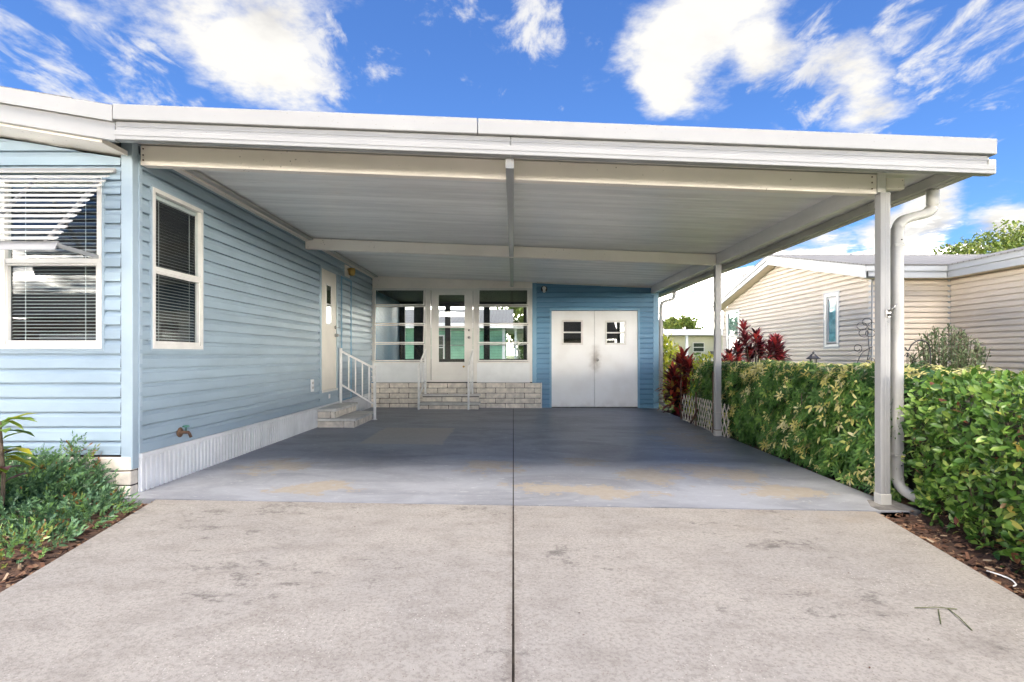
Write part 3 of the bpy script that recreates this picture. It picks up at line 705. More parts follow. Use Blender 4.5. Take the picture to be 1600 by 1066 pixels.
tube('bolt', 'black', hk, [(2.985, 4.372, 1.42), (2.985, 4.345, 1.42)], .011); tube('wire', 'steel', hk, [(2.975, 4.37, 1.41), (2.955, 4.36, 1.37), (2.975, 4.36, 1.34)], .003, rnd=.02)

# ================================================================== ENCLOSED PORCH (far wall, left)
WB = Wall((-3.0, 11.64), (1, 0), (0, -1))
s_ = .01353
U = lambda px: (px-802)*s_+3.0
Z = lambda py: H-(py-555)*s_
po = thing('enclosed_porch', 'glazed cream porch with block plinth across the carport end', 'porch', (-1.3, 11.64, 0))
UP = U(832)
bm = bmesh.new(); hexa(bm, [WB.P(0.02, -.08, 2.51), WB.P(UP, -.08, 2.51), WB.P(UP, .0, 2.51), WB.P(.02, .0, 2.51), WB.P(.02, -.08, 2.775), WB.P(UP, -.08, 2.645), WB.P(UP, 0, 2.645), WB.P(.02, 0, 2.775)]); obj('header', bm, 'cream', po)
for a, b in ((579, 583.5), (666.5, 670), (741.5, 745), (828, 832)): WB.box('mullion', 'doorwhite', po, U(a)+.0005, U(b), -.08, .004, Z(597), 2.509)
for a, b in ((583.5, 666.5), (745, 828)): WB.box('lower_panel', 'panel', po, U(a)+.001, U(b)-.001, -.06, -.006, Z(598), Z(567.5), bev=0)
def porch_window(x0, x1):
    u0, u1, zb, zt = U(x0), U(x1), Z(567.5), Z(450.5)
    f = WB.rim('window', 'frame', po, u0+.001, u1-.001, zb, zt, .03, -.05, .018)
    ys = [Z(q) for q in (565, 537, 507.5, 478.5, 452.5)]; op = .055
    for a, b in zip(ys, ys[1:]):                     # four hinged panes, each open a little at its foot
        def q(u, n, z): t = 1-(z-a)/(b-a); return WB.P(u, n+op*t, z)
        def tilt(name, mat, ua, ub, n0, n1, z0, z1):
            bm = bmesh.new(); hexa(bm, [q(ua, n0, z0), q(ub, n0, z0), q(ub, n1, z0), q(ua, n1, z0), q(ua, n0, z1), q(ub, n0, z1), q(ub, n1, z1), q(ua, n1, z1)]); return obj(name, bm, mat, f)
        bm = bmesh.new(); t = .026
        for (ua, ub, z0, z1) in ((u0+.032, u1-.032, a+.006, a+.006+t), (u0+.032, u1-.032, b-t*.8, b-.003), (u0+.032, u0+.032+t, a+.006+t, b-t*.8), (u1-.032-t, u1-.032, a+.006+t, b-t*.8)):
            hexa(bm, [q(ua, .019, z0), q(ub, .019, z0), q(ub, .036, z0), q(ua, .036, z0), q(ua, .019, z1), q(ub, .019, z1), q(ub, .036, z1), q(ua, .036, z1)])
        obj('sash', bm, 'frame', f)
        tilt('pane', 'porchglass', u0+.032+t, u1-.032-t, .026, .029, a+.006+t, b-t*.8)
porch_window(583.5, 666.5); porch_window(745, 828)
# glazed door
u0, u1 = U(671), U(741); zb, zt = Z(597), Z(450)
bm = bmesh.new(); d0, d1 = U(674), U(738.5); g0, g1, ga, gb, gm = U(684.5), U(727), Z(567), Z(460), Z(511)
for q in ((d0, g0, zb+.01, zt-.03), (g1, d1, zb+.01, zt-.03), (g0, g1, zb+.01, ga), (g0, g1, gb, zt-.03)): WB.bx(bm, q[0], q[1], -.035, .012, q[2], q[3])
pd = obj('door', bm, 'doorwhite', po)
WB.rim('door_frame', 'doorwhite', pd, u0-.012, u1+.012, zb-.001, 2.508, .035, -.06, .022)
WB.rim('glazing_bead', 'frame', pd, g0, g1, ga, gb, .016, .005, .020)
WB.box('window_rail', 'frame', pd, g0+.017, g1-.017, -.01, .012, gm-.02, gm+.02)
for a, b in ((ga, gm-.021), (gm+.021, gb)): WB.box('pane', 'porchglass', pd, g0+.017, g1-.017, -.004, .0, a, b, bev=0)
for z, r in ((Z(516), .026), (Z(527.5), .03)):
    bm = bmesh.new(); c = WB.P(U(733), 0, z); lathe(bm, c.x, c.z, [(r, c.y-.013), (r, c.y-.022), (r*.5, c.y-.03), (r*.8, c.y-.055), (r*.6, c.y-.068)], 10, 'y'); obj('door_knob' if r > .027 else 'deadbolt', bm, 'steel', pd, True)
bm = bmesh.new(); c = WB.P(U(724.5), 0, Z(573)); lathe(bm, c.x, c.z, [(.022, c.y-.013), (.022, c.y-.03), (.012, c.y-.035)], 10, 'y'); obj('door_stop', bm, 'brass', pd, True)
# porch room behind the glass
YB = 14.6
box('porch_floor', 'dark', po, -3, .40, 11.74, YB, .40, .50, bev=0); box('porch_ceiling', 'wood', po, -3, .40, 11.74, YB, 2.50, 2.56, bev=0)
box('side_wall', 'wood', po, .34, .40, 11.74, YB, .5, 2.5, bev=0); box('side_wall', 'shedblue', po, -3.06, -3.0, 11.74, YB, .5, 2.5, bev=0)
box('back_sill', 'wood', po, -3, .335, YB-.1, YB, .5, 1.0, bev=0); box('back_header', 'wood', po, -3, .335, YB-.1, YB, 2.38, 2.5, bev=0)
for xa, xb in ((-3.0, -2.86), (-2.62, -2.36), (-1.80, -1.66), (-.78, -.62), (.27, .334)): box('back_post', 'wood', po, xa, xb, YB-.1, YB, 1.0, 2.38, bev=0)
for xa, xb in ((-2.36, -1.80), (-1.66, -.78), (-.62, .27)):
    for z in (1.35, 1.75): box('back_rail', 'frame', po, xa, xb, YB-.06, YB-.045, z, z+.02, bev=0)
# block plinth
PB = -.005
WB.box('mortar', 'mortar', po, U(580), U(844), -.02, .088, -.06, Z(598.5)-.012, bev=0)
bricks(po, WB, U(580)+.0, U(845), -.02, 5, .405, .1075, .10, dep=.1)
WB.box('plinth_trim', 'frame', po, U(845)+.001, U(846.5), .0, .11, -.04, Z(598))
# porch steps
st = thing('porch_steps', 'two wide block steps with pale treads below the porch door', 'steps', (-1.3, 11.3, 0))
ua, ub = U(659), U(750)
WB.box('mortar', 'mortar', st, ua+.01, ub-.01, .112, .405, -.06, .10, bev=0)
bricks(st, WB, ua, ub, -.022, 1, .41, .10, .42, shift=1, dep=.1); WB.box('tread', 'tread', st, ua-.02, ub+.02, .112, .46, .0855, .128, bev=.008)
WB.box('mortar', 'mortar', st, ua+.06, ub-.01, .112, .245, .129, .248, bev=0)
bricks(st, WB, ua+.05, ub, .13, 1, .41, .105, .26, dep=.1); WB.box('tread', 'tread', st, ua+.04, ub+.02, .112, .29, .249, .288, bev=.008)
def porch_rail(px_a, px_b, label):
    ua, ub = U(px_a)-.02, U(px_b)-.02
    r = thing('handrail', label, 'handrail', WB.P(ua, .48, -.02), 'porch step handrails')
    a0, b0 = WB.P(ua, .50, -.03), WB.P(ub, .16, .288)
    A, B = WB.P(ua, .50, .90), WB.P(ub, .16, 1.22)
    for p, q, nm in ((a0, A, 'post'), (b0, B, 'post')):
        bm = bmesh.new(); sweep(bm, [p, q], rrect(.019, .019, .2)); obj(nm, bm, 'rail', r)
    bm = bmesh.new(); sweep(bm, [A-Vector((0, 0, .02)), B-Vector((0, 0, .02))], rrect(.013, .016, .2)); obj('top_rail', bm, 'rail', r)
    bm = bmesh.new(); sweep(bm, [a0+Vector((0, 0, .28)), b0+Vector((0, 0, .28))], rrect(.012, .012, .2)); obj('bottom_rail', bm, 'rail', r)
    bm = bmesh.new(); sweep(bm, [(a0+b0)/2+Vector((0, 0, .28)), (A+B)/2-Vector((0, 0, .02))], rrect(.008, .008, .2)); obj('baluster', bm, 'rail', r)
porch_rail(662, 668, 'white handrail on the left side of the porch steps'); porch_rail(736.5, 740.5, 'white handrail on the right side of the porch steps')

# ================================================================== STORAGE ROOM (far wall, right)
sh = thing('storage_room', 'blue sided storage room with double doors at the carport end', 'shed', (1.7, 11.64, 0))
s0, s1 = U(838), U(1021); q0, q1, qb, qt = U(861), U(997), Z(637.5), Z(486)
topclip = [((0, 11.6, ru(0)-.035), (SL, 0, 1))]
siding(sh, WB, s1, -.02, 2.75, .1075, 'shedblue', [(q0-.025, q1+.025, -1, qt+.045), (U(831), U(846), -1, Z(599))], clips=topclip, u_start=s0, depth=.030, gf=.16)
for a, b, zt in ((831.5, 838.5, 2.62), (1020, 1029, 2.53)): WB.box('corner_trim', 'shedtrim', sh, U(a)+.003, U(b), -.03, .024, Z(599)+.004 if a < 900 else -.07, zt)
bm = bmesh.new(); hexa(bm, [WB.P(s0+.01, 0, 2.62), WB.P(s1-.02, 0, 2.515), WB.P(s1-.02, .034, 2.515), WB.P(s0+.01, .034, 2.62), WB.P(s0+.01, 0, 2.645), WB.P(s1-.02, 0, 2.54), WB.P(s1-.02, .034, 2.54), WB.P(s0+.01, .034, 2.645)]); obj('top_trim', bm, 'frame', sh)
WB.rim('door_casing', 'shedtrim', sh, q0-.03, q1+.03, -.2, qt+.05, .04, -.01, .030)
qm = U(929)
for a, b, w0, w1, wz0, wz1, side in ((q0+.012, qm-.004, 878.5, 910, 538, 501, 0), (qm+.004, q1-.012, 946, 977.5, 538, 502, 1)):
    A, B, zc, zd = U(w0), U(w1), Z(wz0), Z(wz1); bm = bmesh.new()
    for q in ((a, A, qb+.025, qt), (B, b, qb+.025, qt), (A, B, qb+.025, zc), (A, B, zd, qt)): WB.bx(bm, q[0], q[1], -.03, .008, q[2], q[3])
    dd = obj('door', bm, 'sheddoor', sh)
    WB.rim('window_frame', 'frame', dd, A-.012, B+.012, zc-.012, zd+.012, .038, -.02, .026)
    zm = (zc+zd)/2; WB.box('window_rail', 'frame', dd, A+.027, B-.027, -.01, .018, zm-.014, zm+.014)
    for e, g in ((zc+.027, zm-.0145), (zm+.0145, zd-.027)): WB.box('pane', 'shedglass', dd, A+.027, B-.027, .0, .004, e, g, bev=0)
    if side:
        bm = bmesh.new(); c = WB.P(U(933.5), 0, Z(562.5)); lathe(bm, c.x, c.z, [(.034, c.y-.009), (.034, c.y-.016), (.014, c.y-.02), (.028, c.y-.05), (.022, c.y-.07), (.006, c.y-.072)], 12, 'y'); obj('door_knob', bm, 'steel', dd, True)
box('dark_room_box', 'dark', sh, .43, 2.98, 12.3, 14.5, -.05, 2.5, bev=0); box('threshold', 'concfoot', sh, -3+q0, -3+q1, 11.60, 11.75, -.12, qb+.008, bev=0)
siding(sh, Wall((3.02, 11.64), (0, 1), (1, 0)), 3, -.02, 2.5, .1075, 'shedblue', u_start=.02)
rl = thing('round_wall_light', 'round dark wall light with white lens above the storage doors', 'lamp', WB.P(U(850), .02, Z(452)))
c = WB.P(U(850), .018, Z(452))
bm = bmesh.new(); lathe(bm, c.x, c.z, [(.068, c.y), (.068, c.y-.03), (.055, c.y-.05)], 16, 'y'); obj('housing', bm, 'black', rl, True)
bm = bmesh.new(); lathe(bm, c.x, c.z+.01, [(.04, c.y-.045), (.042, c.y-.065), (.025, c.y-.08), (.006, c.y-.085)], 14, 'y'); obj('lens', bm, 'vinylwhite', rl, True)
bm = bmesh.new(); lathe(bm, c.x, c.z-.05, [(.03, c.y-.03), (.034, c.y-.06), (.02, c.y-.066)], 10, 'y'); obj('sensor', bm, 'vinylwhite', rl, True)

# ================================================================== SIDE DOOR STEPS
ss = thing('side_door_steps', 'two pale block steps below the blue wall side door', 'steps', (-2.7, 8.9, 0))
X0, X1, X2, Y0, Y1 = -2.975, -2.70, -2.41, 8.35, 9.47
WC = Wall((X0, Y0), (1, 0), (0, -1)); WD = Wall((X1, Y0), (0, 1), (1, 0)); WE = Wall((X2, Y0), (0, 1), (1, 0))
box('mortar', 'mortar', ss, X0, X2-.03, Y0+.03, Y1, -.03, .10, bev=0); box('mortar', 'mortar', ss, X0, X1-.03, Y0+.03, Y1, .101, .24, bev=0)
bricks(ss, WC, 0, X2-X0, -.015, 1, .40, .113, 0., dep=.08); bricks(ss, WE, .085, Y1-Y0, -.015, 1, .40, .113, 0., shift=1, dep=.08)
box('tread', 'tread', ss, X0, X2+.025, Y0-.025, Y1+.01, .099, .138, bev=.008)
bricks(ss, WC, 0, X1-X0, .139, 1, .40, .105, 0., shift=1, dep=.08); bricks(ss, WD, .085, Y1-Y0, .139, 1, .40, .105, 0., dep=.08)
box('tread', 'tread', ss, X0, X1+.025, Y0-.025, Y1+.01, .245, .288, bev=.008)
rr_ = thing('stair_railing', 'white railing with balusters beside the side door steps', 'railing', (-2.4, 9.42, 0))
def bar(nm, a, b, r): bm = bmesh.new(); sweep(bm, [a, b], rrect(r, r, .2)); obj(nm, bm, 'rail', rr_)
xa, xb, yy = -2.945, -2.365, 9.40
tz = lambda x: 1.17-(x-xa)/(xb-xa)*.30; bz = lambda x: .60-(x-xa)/(xb-xa)*.34
bar('post', (xa, yy, .288), (xa, yy, 1.22), .021); bar('post', (xb, yy, -.02), (xb, yy, .92), .021)
bar('top_rail', (xa, yy, tz(xa)), (xb, yy, tz(xb)), .016); bar('bottom_rail', (xa, yy, bz(xa)), (xb, yy, bz(xb)), .014)
for k in range(1, 5): x = xa+(xb-xa)*k/5+.02; bar('baluster', (x, yy, bz(x)), (x, yy, tz(x)), .010)
box('base_plate', 'rail', rr_, xb-.04, xb+.04, yy-.04, yy+.04, -.012, .004)

# ================================================================== NEIGHBOUR HOUSE (right)
nb = thing('beige_house', 'beige sided gabled house with pale shingle roof beyond the hedge', 'house', (7.6, 11.65, 0))
N1 = Wall((7.6, 11.65), (0, 1), (-1, 0)); N2 = Wall((7.6, 11.65), (1, 0), (0, -1)); N3 = Wall((9.25, 11.65), (0, -1), (-1, 0))
LN = 8.25; YM = 11.65+LN/2; GP = .225; WT = 2.74
PITCHN = .1143
cg = [((7.6, YM, WT+LN/2*GP), (0, GP, 1)), ((7.6, YM, WT+LN/2*GP), (0, -GP, 1))]
o1 = (12.83-11.65, 13.39-11.65, 1.30, 2.56); o2 = (18.5-11.65, 19.5-11.65, 1.20, 2.62)
siding(nb, N1, LN, .3, 3.7, PITCHN, 'beige', [o1, o2], clips=cg, depth=.030, gf=.17); siding(nb, N2, 1.65, .3, 2.78, PITCHN, 'beige', depth=.030, gf=.17); siding(nb, N3, 6., .3, 2.70, PITCHN, 'beige', depth=.030, gf=.17)
box('dark_room_box', 'dark', nb, 8.0, 20, 12.1, 19.5, 0, 2.6, bev=0); box('dark_room_box', 'dark', nb, 9.5, 13.5, 6, 12.1, 0, 2.6, bev=0); box('foundation', 'concfoot', nb, 7.62, 20, 11.67, 19.9, -.2, .31, bev=0); box('foundation', 'concfoot', nb, 9.27, 13.5, 5.7, 11.7, -.2, .31, bev=0)
N1.box('corner_trim', 'fasciaw', nb, -.02, .09, .0, .024, .3, 2.74); N2.box('corner_trim', 'fasciaw', nb, -.024, .07, .0, .0235, .3, 2.74); N1.box('corner_trim', 'beige', nb, LN-.08, LN+.02, 0, .024, .3, 2.74)
N2.box('corner_trim', 'fasciaw', nb, 1.585, 1.65, .0, .024, .3, 2.72)
for o, r in ((o1, None), (o2, 1.75)):
    window(nb, N1, *o, rail=r, t=.06, blind=False); N1.rim('window_trim', 'fasciaw', nb, o[0]-.05, o[1]+.05, o[2]-.05, o[3]+.05, .05, .0, .03)
    if r is None: N1.rim('window_trim', 'fasciaw', nb, o[0]+.061, o[1]-.061, o[2]+.061, o[3]-.061, .06, -.02, .018)
M['curtain'] = pmat('blue_green_curtain', (.22, .50, .55), .8, .2, 6); N1.box('curtain', 'curtain', nb, o1[0], o1[1], -.02, -.015, o1[2], o1[3]); N1.box('curtain', 'green', nb, o2[0], o2[1], -.02, -.015, 1.75, o2[3])
# roof: two slopes, rake fascia in two tiers, soffit
GX, EY = 7.29, 11.36; RTOP = WT+.24
def nz(y): return RTOP+GP*(LN/2+.29-abs(y-YM))-GP*.29+.03
ye = [EY, YM, 2*YM-EY]
bm = bmesh.new(); slab(bm, [(GX-.03, ye[0]-.03, nz(ye[0])), (22, ye[0]-.03, nz(ye[0])), (22, YM, nz(YM)), (GX-.03, YM, nz(YM))], 0, .03); slab(bm, [(GX-.03, YM, nz(YM)), (22, YM, nz(YM)), (22, ye[2]+.03, nz(ye[2])), (GX-.03, ye[2]+.03, nz(ye[2]))], 0, .03); obj('roof', bm, 'roofpale', nb)
for (ya_, yb_) in ((ye[0], YM), (YM, ye[2])):
    for nm, a, b, x0 in (('fascia_cap', -.11, -.001, GX-.025), ('fascia_board', -.25, -.112, GX)):
        bm = bmesh.new(); slab(bm, [(x0, ya_, nz(ya_)), (GX+.04, ya_, nz(ya_)), (GX+.04, yb_, nz(yb_)), (x0, yb_, nz(yb_))], a, b); obj(nm, bm, 'fasciaw', nb)
    bm = bmesh.new(); slab(bm, [(GX+.041, ya_, nz(ya_)), (7.64, ya_, nz(ya_)), (7.64, yb_, nz(yb_)), (GX+.041, yb_, nz(yb_))], -.245, -.22); obj('soffit', bm, 'beigesoffit', nb)
WX = 8.98
for nm, a, b, y0 in (('eave_cap', -.11, -.003, EY-.025), ('eave_board', -.25, -.113, EY)):
    box(nm, 'fasciaw', nb, GX-.02, WX-.03, y0, EY+.04, nz(EY)+a, nz(EY)+b); box(nm, 'fasciaw', nb, WX-.03+(.025 if y0 == EY else 0), WX+.04, 5.4, EY+.04, nz(EY)+a+.002, nz(EY)+b+.002)
box('soffit', 'beigesoffit', nb, GX+.05, 9.2, EY+.041, 11.66, nz(EY)-.24, nz(EY)-.22, bev=0); box('soffit', 'beigesoffit', nb, WX+.041, 9.27, 5.4, EY+.04, nz(EY)-.238, nz(EY)-.219, bev=0)
bm = bmesh.new(); wz = lambda x: nz(EY)+.006+GP*(x-WX)
slab(bm, [(WX-.05, 5.4, wz(WX-.05)), (WX-.05, YM, wz(WX-.05)), (11.6, YM, wz(11.6)), (11.6, 5.4, wz(11.6))], 0, .03); slab(bm, [(11.6, 5.4, wz(11.6)), (11.6, YM, wz(11.6)), (14.3, YM, wz(WX)), (14.3, 5.4, wz(WX))], 0, .03); obj('wing_roof', bm, 'roofpale', nb)
x = GX; cap = None
while x < 20:
    if cap is None:
        bm = bmesh.new(); z = nz(YM)+.03; hexa(bm, [(0, YM-.14, z-.03), (.34, YM-.14, z-.045), (.34, YM, z-.014), (0, YM, z+.004), (0, YM-.14, z-.008), (.34, YM-.14, z-.023), (.34, YM, z+.01), (0, YM, z+.03)])
        hexa(bm, [(0, YM, z+.004), (.34, YM, z-.014), (.34, YM+.14, z-.045), (0, YM+.14, z-.03), (0, YM, z+.03), (.34, YM, z+.01), (.34, YM+.14, z-.023), (0, YM+.14, z-.008)])
        cap = obj('ridge_shingle', bm, 'roofpale', nb); o = cap
    else: o = cap.copy(); C.objects.link(o)
    o.matrix_parent_inverse = nb.matrix_basis.inverted() @ Matrix.Translation((x, 0, 0)); x += .335

# ================================================================== FAR HOUSES
fh = thing('far_cream_house', 'low cream house with flat white roof edge far behind the red plant', 'house', (10, 28, 0))
box('wall', 'palegreen', fh, 6.0, 16, 28.4, 34, -.2, 2.1, bev=0)
box('roof', 'fasciaw', fh, 5.6, 16.5, 27.6, 34.4, 2.14, 2.40, bev=.02); box('roof_edge', 'vinylwhite', fh, 5.6, 16.5, 27.55, 27.598, 2.10, 2.36)
for x in (7.75, 8.75, 13): box('post', 'vinylwhite', fh, x-.06, x+.06, 27.7, 27.82, -.2, 2.14)
w_ = box('window', 'frame', fh, 9.25, 9.85, 28.35, 28.398, 1.25, 1.75); box('pane', 'shedglass', w_, 9.29, 9.81, 28.34, 28.349, 1.29, 1.48, bev=0); box('pane', 'shedglass', w_, 9.29, 9.81, 28.34, 28.349, 1.52, 1.71, bev=0)
box('meter_box', 'concfoot', fh, 10.15, 10.35, 28.3, 28.398, 1.0, 1.3); box('skirting', 'vinylwhite', fh, 6, 16, 28.35, 28.398, -.2, .9, bev=0)

gh = thing('green_house', 'green sided house seen through the porch windows', 'house', (-2.5, 22, 0))
box('wall', 'greenwall', gh, -9, -.35, 22, 30, .2, 2.25, bev=0); box('skirting', 'vinylwhite', gh, -8.95, -.4, 22.03, 29.9, -.2, .2, bev=0)
bm = bmesh.new(); slab(bm, [(-9.4, 21.6, 2.3), (0, 21.6, 2.3), (0, 26, 3.2), (-9.4, 26, 3.2)], 0, .06); slab(bm, [(-9.4, 26, 3.2), (0, 26, 3.2), (0, 30.4, 2.3), (-9.4, 30.4, 2.3)], 0, .06); obj('roof', bm, 'roofpale', gh)
box('fascia_board', 'vinylwhite', gh, -9.4, 0, 21.56, 21.598, 2.16, 2.36); box('corner_trim', 'vinylwhite', gh, -.44, -.33, 21.97, 22.06, .2, 2.2)
for xa, xb in ((-6, -5.2), (-3.2, -2.75)):
    w_ = box('window', 'frame', gh, xa, xb, 21.95, 21.998, .9, 1.9); box('pane', 'shedglass', w_, xa+.05, xb-.05, 21.94, 21.949, .95, 1.38, bev=0); box('pane', 'shedglass', w_, xa+.05, xb-.05, 21.94, 21.949, 1.42, 1.85, bev=0)
gc = thing('grey_carport', 'grey flat carport beside the green house behind the porch', 'carport', (1, 24, 0))
box('roof', 'gutter', gc, -.3, 2.6, 23, 29, 2.2, 2.38)
for x in (.1, 2.4): box('post', 'vinylwhite', gc, x-.05, x+.05, 23.2, 23.3, -.2, 2.2)
box('screen_wall', 'sidebeam', gc, .2, 2.3, 28, 28.1, -.2, 2.2)

ah = thing('tan_house', 'low tan house across the road, faintly mirrored in the storage door window', 'house', (2, -26, 0))
box('wall', 'beige', ah, -7, 9, -34, -26, -.2, 2.4, bev=0)
bm = bmesh.new(); slab(bm, [(-7.5, -25.5, 2.5), (9.5, -25.5, 2.5), (9.5, -30, 4.7), (-7.5, -30, 4.7)], 0, .12); slab(bm, [(-7.5, -30, 4.7), (9.5, -30, 4.7), (9.5, -34.5, 2.5), (-7.5, -34.5, 2.5)], 0, .12); obj('roof', bm, 'shingle', ah)
for x in (-4.5, 0, 5): w_ = box('window', 'frame', ah, x, x+1.4, -25.998, -25.94, .9, 2.1); box('pane', 'shedglass', w_, x+.08, x+1.32, -25.939, -25.93, .98, 2.02, bev=0)
box('door', 'doorcream', ah, 2.6, 3.5, -25.998, -25.93, -.1, 2.05)
bh = thing('brick_house', 'brick fronted house across the road, mirrored in the awning window', 'house', (-17, -15, 0))
box('wall', 'rustbrown', bh, -27, -14, -24, -14, -.2, 2.6, bev=0); box('garage_door', 'vinylwhite', bh, -19.5, -16.5, -13.998, -13.94, -.15, 2.0)
bm = bmesh.new(); slab(bm, [(-27.5, -13.5, 2.6), (-13.5, -13.5, 2.6), (-13.5, -19, 4.1), (-27.5, -19, 4.1)], 0, .12); slab(bm, [(-27.5, -19, 4.1), (-13.5, -19, 4.1), (-13.5, -24.5, 2.6), (-27.5, -24.5, 2.6)], 0, .12); obj('roof', bm, 'shingle', bh)
# ================================================================== PLANTS
def crown_tree(name, label, x, y, trunk_h, crown_z, rad, nleaf, lsize, mat, group=None, gaps=.6):
    t = thing(name, label, 'tree', (x, y, -.17), group); bm = bmesh.new(); r = rad[0]
    sweep(bm, [(x, y, -.2), (x+.05*r, y, trunk_h*.5), (x-.02*r, y, trunk_h), (x, y, crown_z)], circ(.07*r, 7))
    for k in range(7):
        a = k*2.4; e = Vector((x+math.cos(a)*rad[0]*.7, y+math.sin(a)*rad[1]*.7, crown_z+rad[2]*random.uniform(-.2, .6)))
        sweep(bm, [(x, y, trunk_h*.9), Vector((x, y, trunk_h)).lerp(e, .5)+Vector((0, 0, .1*r)), e], circ(.025*r, 5))
    obj('trunk', bm, 'bark', t, True)
    nc = 46; cen = rvec(nc)*np.array(rad)*(.35+.6*rng.random((nc, 1))**.5)+np.array([x, y, crown_z])
    ci = rng.integers(0, nc, nleaf); pos = cen[ci]+rvec(nleaf)*np.array([r*.24, r*.24, r*.20])*(rng.random((nleaf, 1))**.4)
    d = rvec(nleaf); d[:, 2] -= .3; nr = rvec(nleaf)*.7+np.array([0, 0, 1.])
    rn = np.clip(rng.random(nleaf)*.6+.4*(ci/nc), 0, 1); leaf_mesh('crown', leaf_tpl(.6), pos, d, nr, rng.uniform(.7, 1.3, nleaf)*lsize, rn, mat, t)
crown_tree('leafy_tree', 'round leafy tree behind the far cream house', 12.0, 42, 1.4, 2.6, (2.3, 2.3, 1.75), 9000, .22, 'tre')
crown_tree('leafy_tree', 'yellow green tree rising behind the beige house roof', 26.3, 30, 4.5, 6.6, (2.9, 2.9, 1.55), 5200, .20, 'tre')
crown_tree('leafy_tree', 'tree seen through the right porch window', .9, 31, 1.6, 2.9, (2.2, 2.2, 1.5), 6000, .22, 'tre')
crown_tree('leafy_bush', 'bright green bush seen low in the right porch window', .75, 19.5, .6, 1.25, (.55, .55, .6), 3000, .10, 'vib')

for x, y, r, lb in ((-13, -30, 2.6, 'tree across the road left of the tan house'), (15, -26, 2.6, 'tree across the road right of the tan house')): crown_tree('leafy_tree', lb, x, y, 1.6, 3.2, (r, r, r*.7), 2500, .36, 'tre', 'trees across the road')
# --- hedge by the drive: large single leaves
def hedge_surface(n, face, top, xr, zr):
    pass
hx = lambda y: np.where(y < 4.4, 3.065+.26*(y-4.0), 3.12)             # foot of the hedge's carport side
def hedge_pts(n, y0, y1, depth, ztop, bulge, lump, out_frac=.62, seed=3):
    """points in a clipped hedge's outer layer with their outward normals"""
    g = np.random.default_rng(seed); y = g.uniform(y0, y1, n); t = g.random(n)
    side = t < out_frac; z = np.where(side, g.random(n)**.85*ztop, ztop); dx = np.where(side, 0., g.random(n)*depth)
    endf = (t > .93); y = np.where(endf, y1, y); z = np.where(endf, g.random(n)*ztop, z); dx = np.where(endf, g.random(n)*depth, dx)
    ph = np.sin(y*5.1+z*7)*.5+np.sin(y*11.3-z*5+1)*.3+np.sin(y*2.3+dx*6)*.4+np.sin(dx*9+y*7)*.25
    inn = g.random(n)**2.0*.16
    nx = np.where(side, -1., 0.); nz_ = np.where(side, .25, 1.); ny = np.where(endf, 1., 0.); nx = np.where(endf, 0, nx); nz_ = np.where(endf, .3, nz_)
    edge = np.clip((z-.75*ztop)/(.25*ztop), 0, 1)*side
    belly = bulge*np.sin(np.clip(z/ztop, 0, 1)*np.pi*.8)*side
    X = hx(y)+dx-belly+edge**2*.10+(ph*lump)*np.where(side, -1, 0)+np.where(side, inn, 0)
    Zz = -.10+z+(ph*lump)*(~side)*(~endf)-np.where(side, 0, inn)*(~endf)-.10*np.clip(1-dx/.12, 0, 1)**2*(~side)
    Y = y-np.where(endf, inn, 0)+np.where(endf, ph*lump, 0)
    return np.stack([X, Y, Zz], 1), unit(np.stack([nx, ny, nz_], 1)), inn
def hedge_core(name, parent, y0, y1, depth, ztop, inset):  # solid dark hull inside the leaves, closing the gaps with painted shade
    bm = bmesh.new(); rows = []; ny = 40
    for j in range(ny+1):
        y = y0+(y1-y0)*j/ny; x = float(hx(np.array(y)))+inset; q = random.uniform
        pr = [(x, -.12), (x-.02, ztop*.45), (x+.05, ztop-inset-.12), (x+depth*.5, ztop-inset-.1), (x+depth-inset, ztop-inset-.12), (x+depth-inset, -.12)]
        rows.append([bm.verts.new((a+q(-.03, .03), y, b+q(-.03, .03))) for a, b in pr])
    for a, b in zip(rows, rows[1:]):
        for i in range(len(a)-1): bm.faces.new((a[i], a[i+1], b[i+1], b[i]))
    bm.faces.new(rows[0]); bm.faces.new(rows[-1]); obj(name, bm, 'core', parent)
def twigs(parent, n, y0, y1, ztop):
    bm = bmesh.new()
    for _ in range(n):
        y = random.uniform(y0, y1); x = float(hx(np.array(y)))+random.uniform(.1, .3); a = Vector((x, y, -.12)); b = Vector((x+random.uniform(-.2, .2), y+random.uniform(-.25, .25), random.uniform(.5, 1)*ztop-.1))
        sweep(bm, [a, a.lerp(b, .5)+Vector((random.uniform(-.06, .06), random.uniform(-.06, .06), 0)), b], circ(.006, 4))
    obj('stems', bm, 'bark', parent)
hg = thing('green_hedge', 'bright green broad leaved hedge beside the drive at right', 'hedge', (3.3, 3.2, -.12))
ZT = 1.03
hedge_core('dark_core', hg, 1.2, 4.25, 1.5, ZT, .17); twigs(hg, 60, 1.3, 4.25, ZT)
NH = 9200; P, Nn, inn = hedge_pts(NH, 1.2, 4.34, 1.5, ZT, .06, .035)
d = unit(rvec(NH)*.75+Nn*.5+np.array([0, 0, .25])); nr = unit(Nn*.7+rvec(NH)*.55+np.array([0, -.1, .45]))
sz = rng.uniform(.032, .082, NH); rn = np.clip(rng.beta(1.5, 1.7, NH)-inn*1.6+.1*(P[:, 2] > .85), 0, .97); rn = np.where(rng.random(NH) < .012, 1., rn)  # shade in the leaf colour: darker with depth, lighter along the top
px = 802+P[:, 0]/P[:, 1]*F; vis = (px < 1615) & (px > 1395) & (inn < .03)
score = np.where(vis, 1/P[:, 1], 0); big = np.argsort(-score)[:300]; pick = np.zeros(NH, bool); pick[big] = True
VT = leaf_tpl(.52, .07, .10)
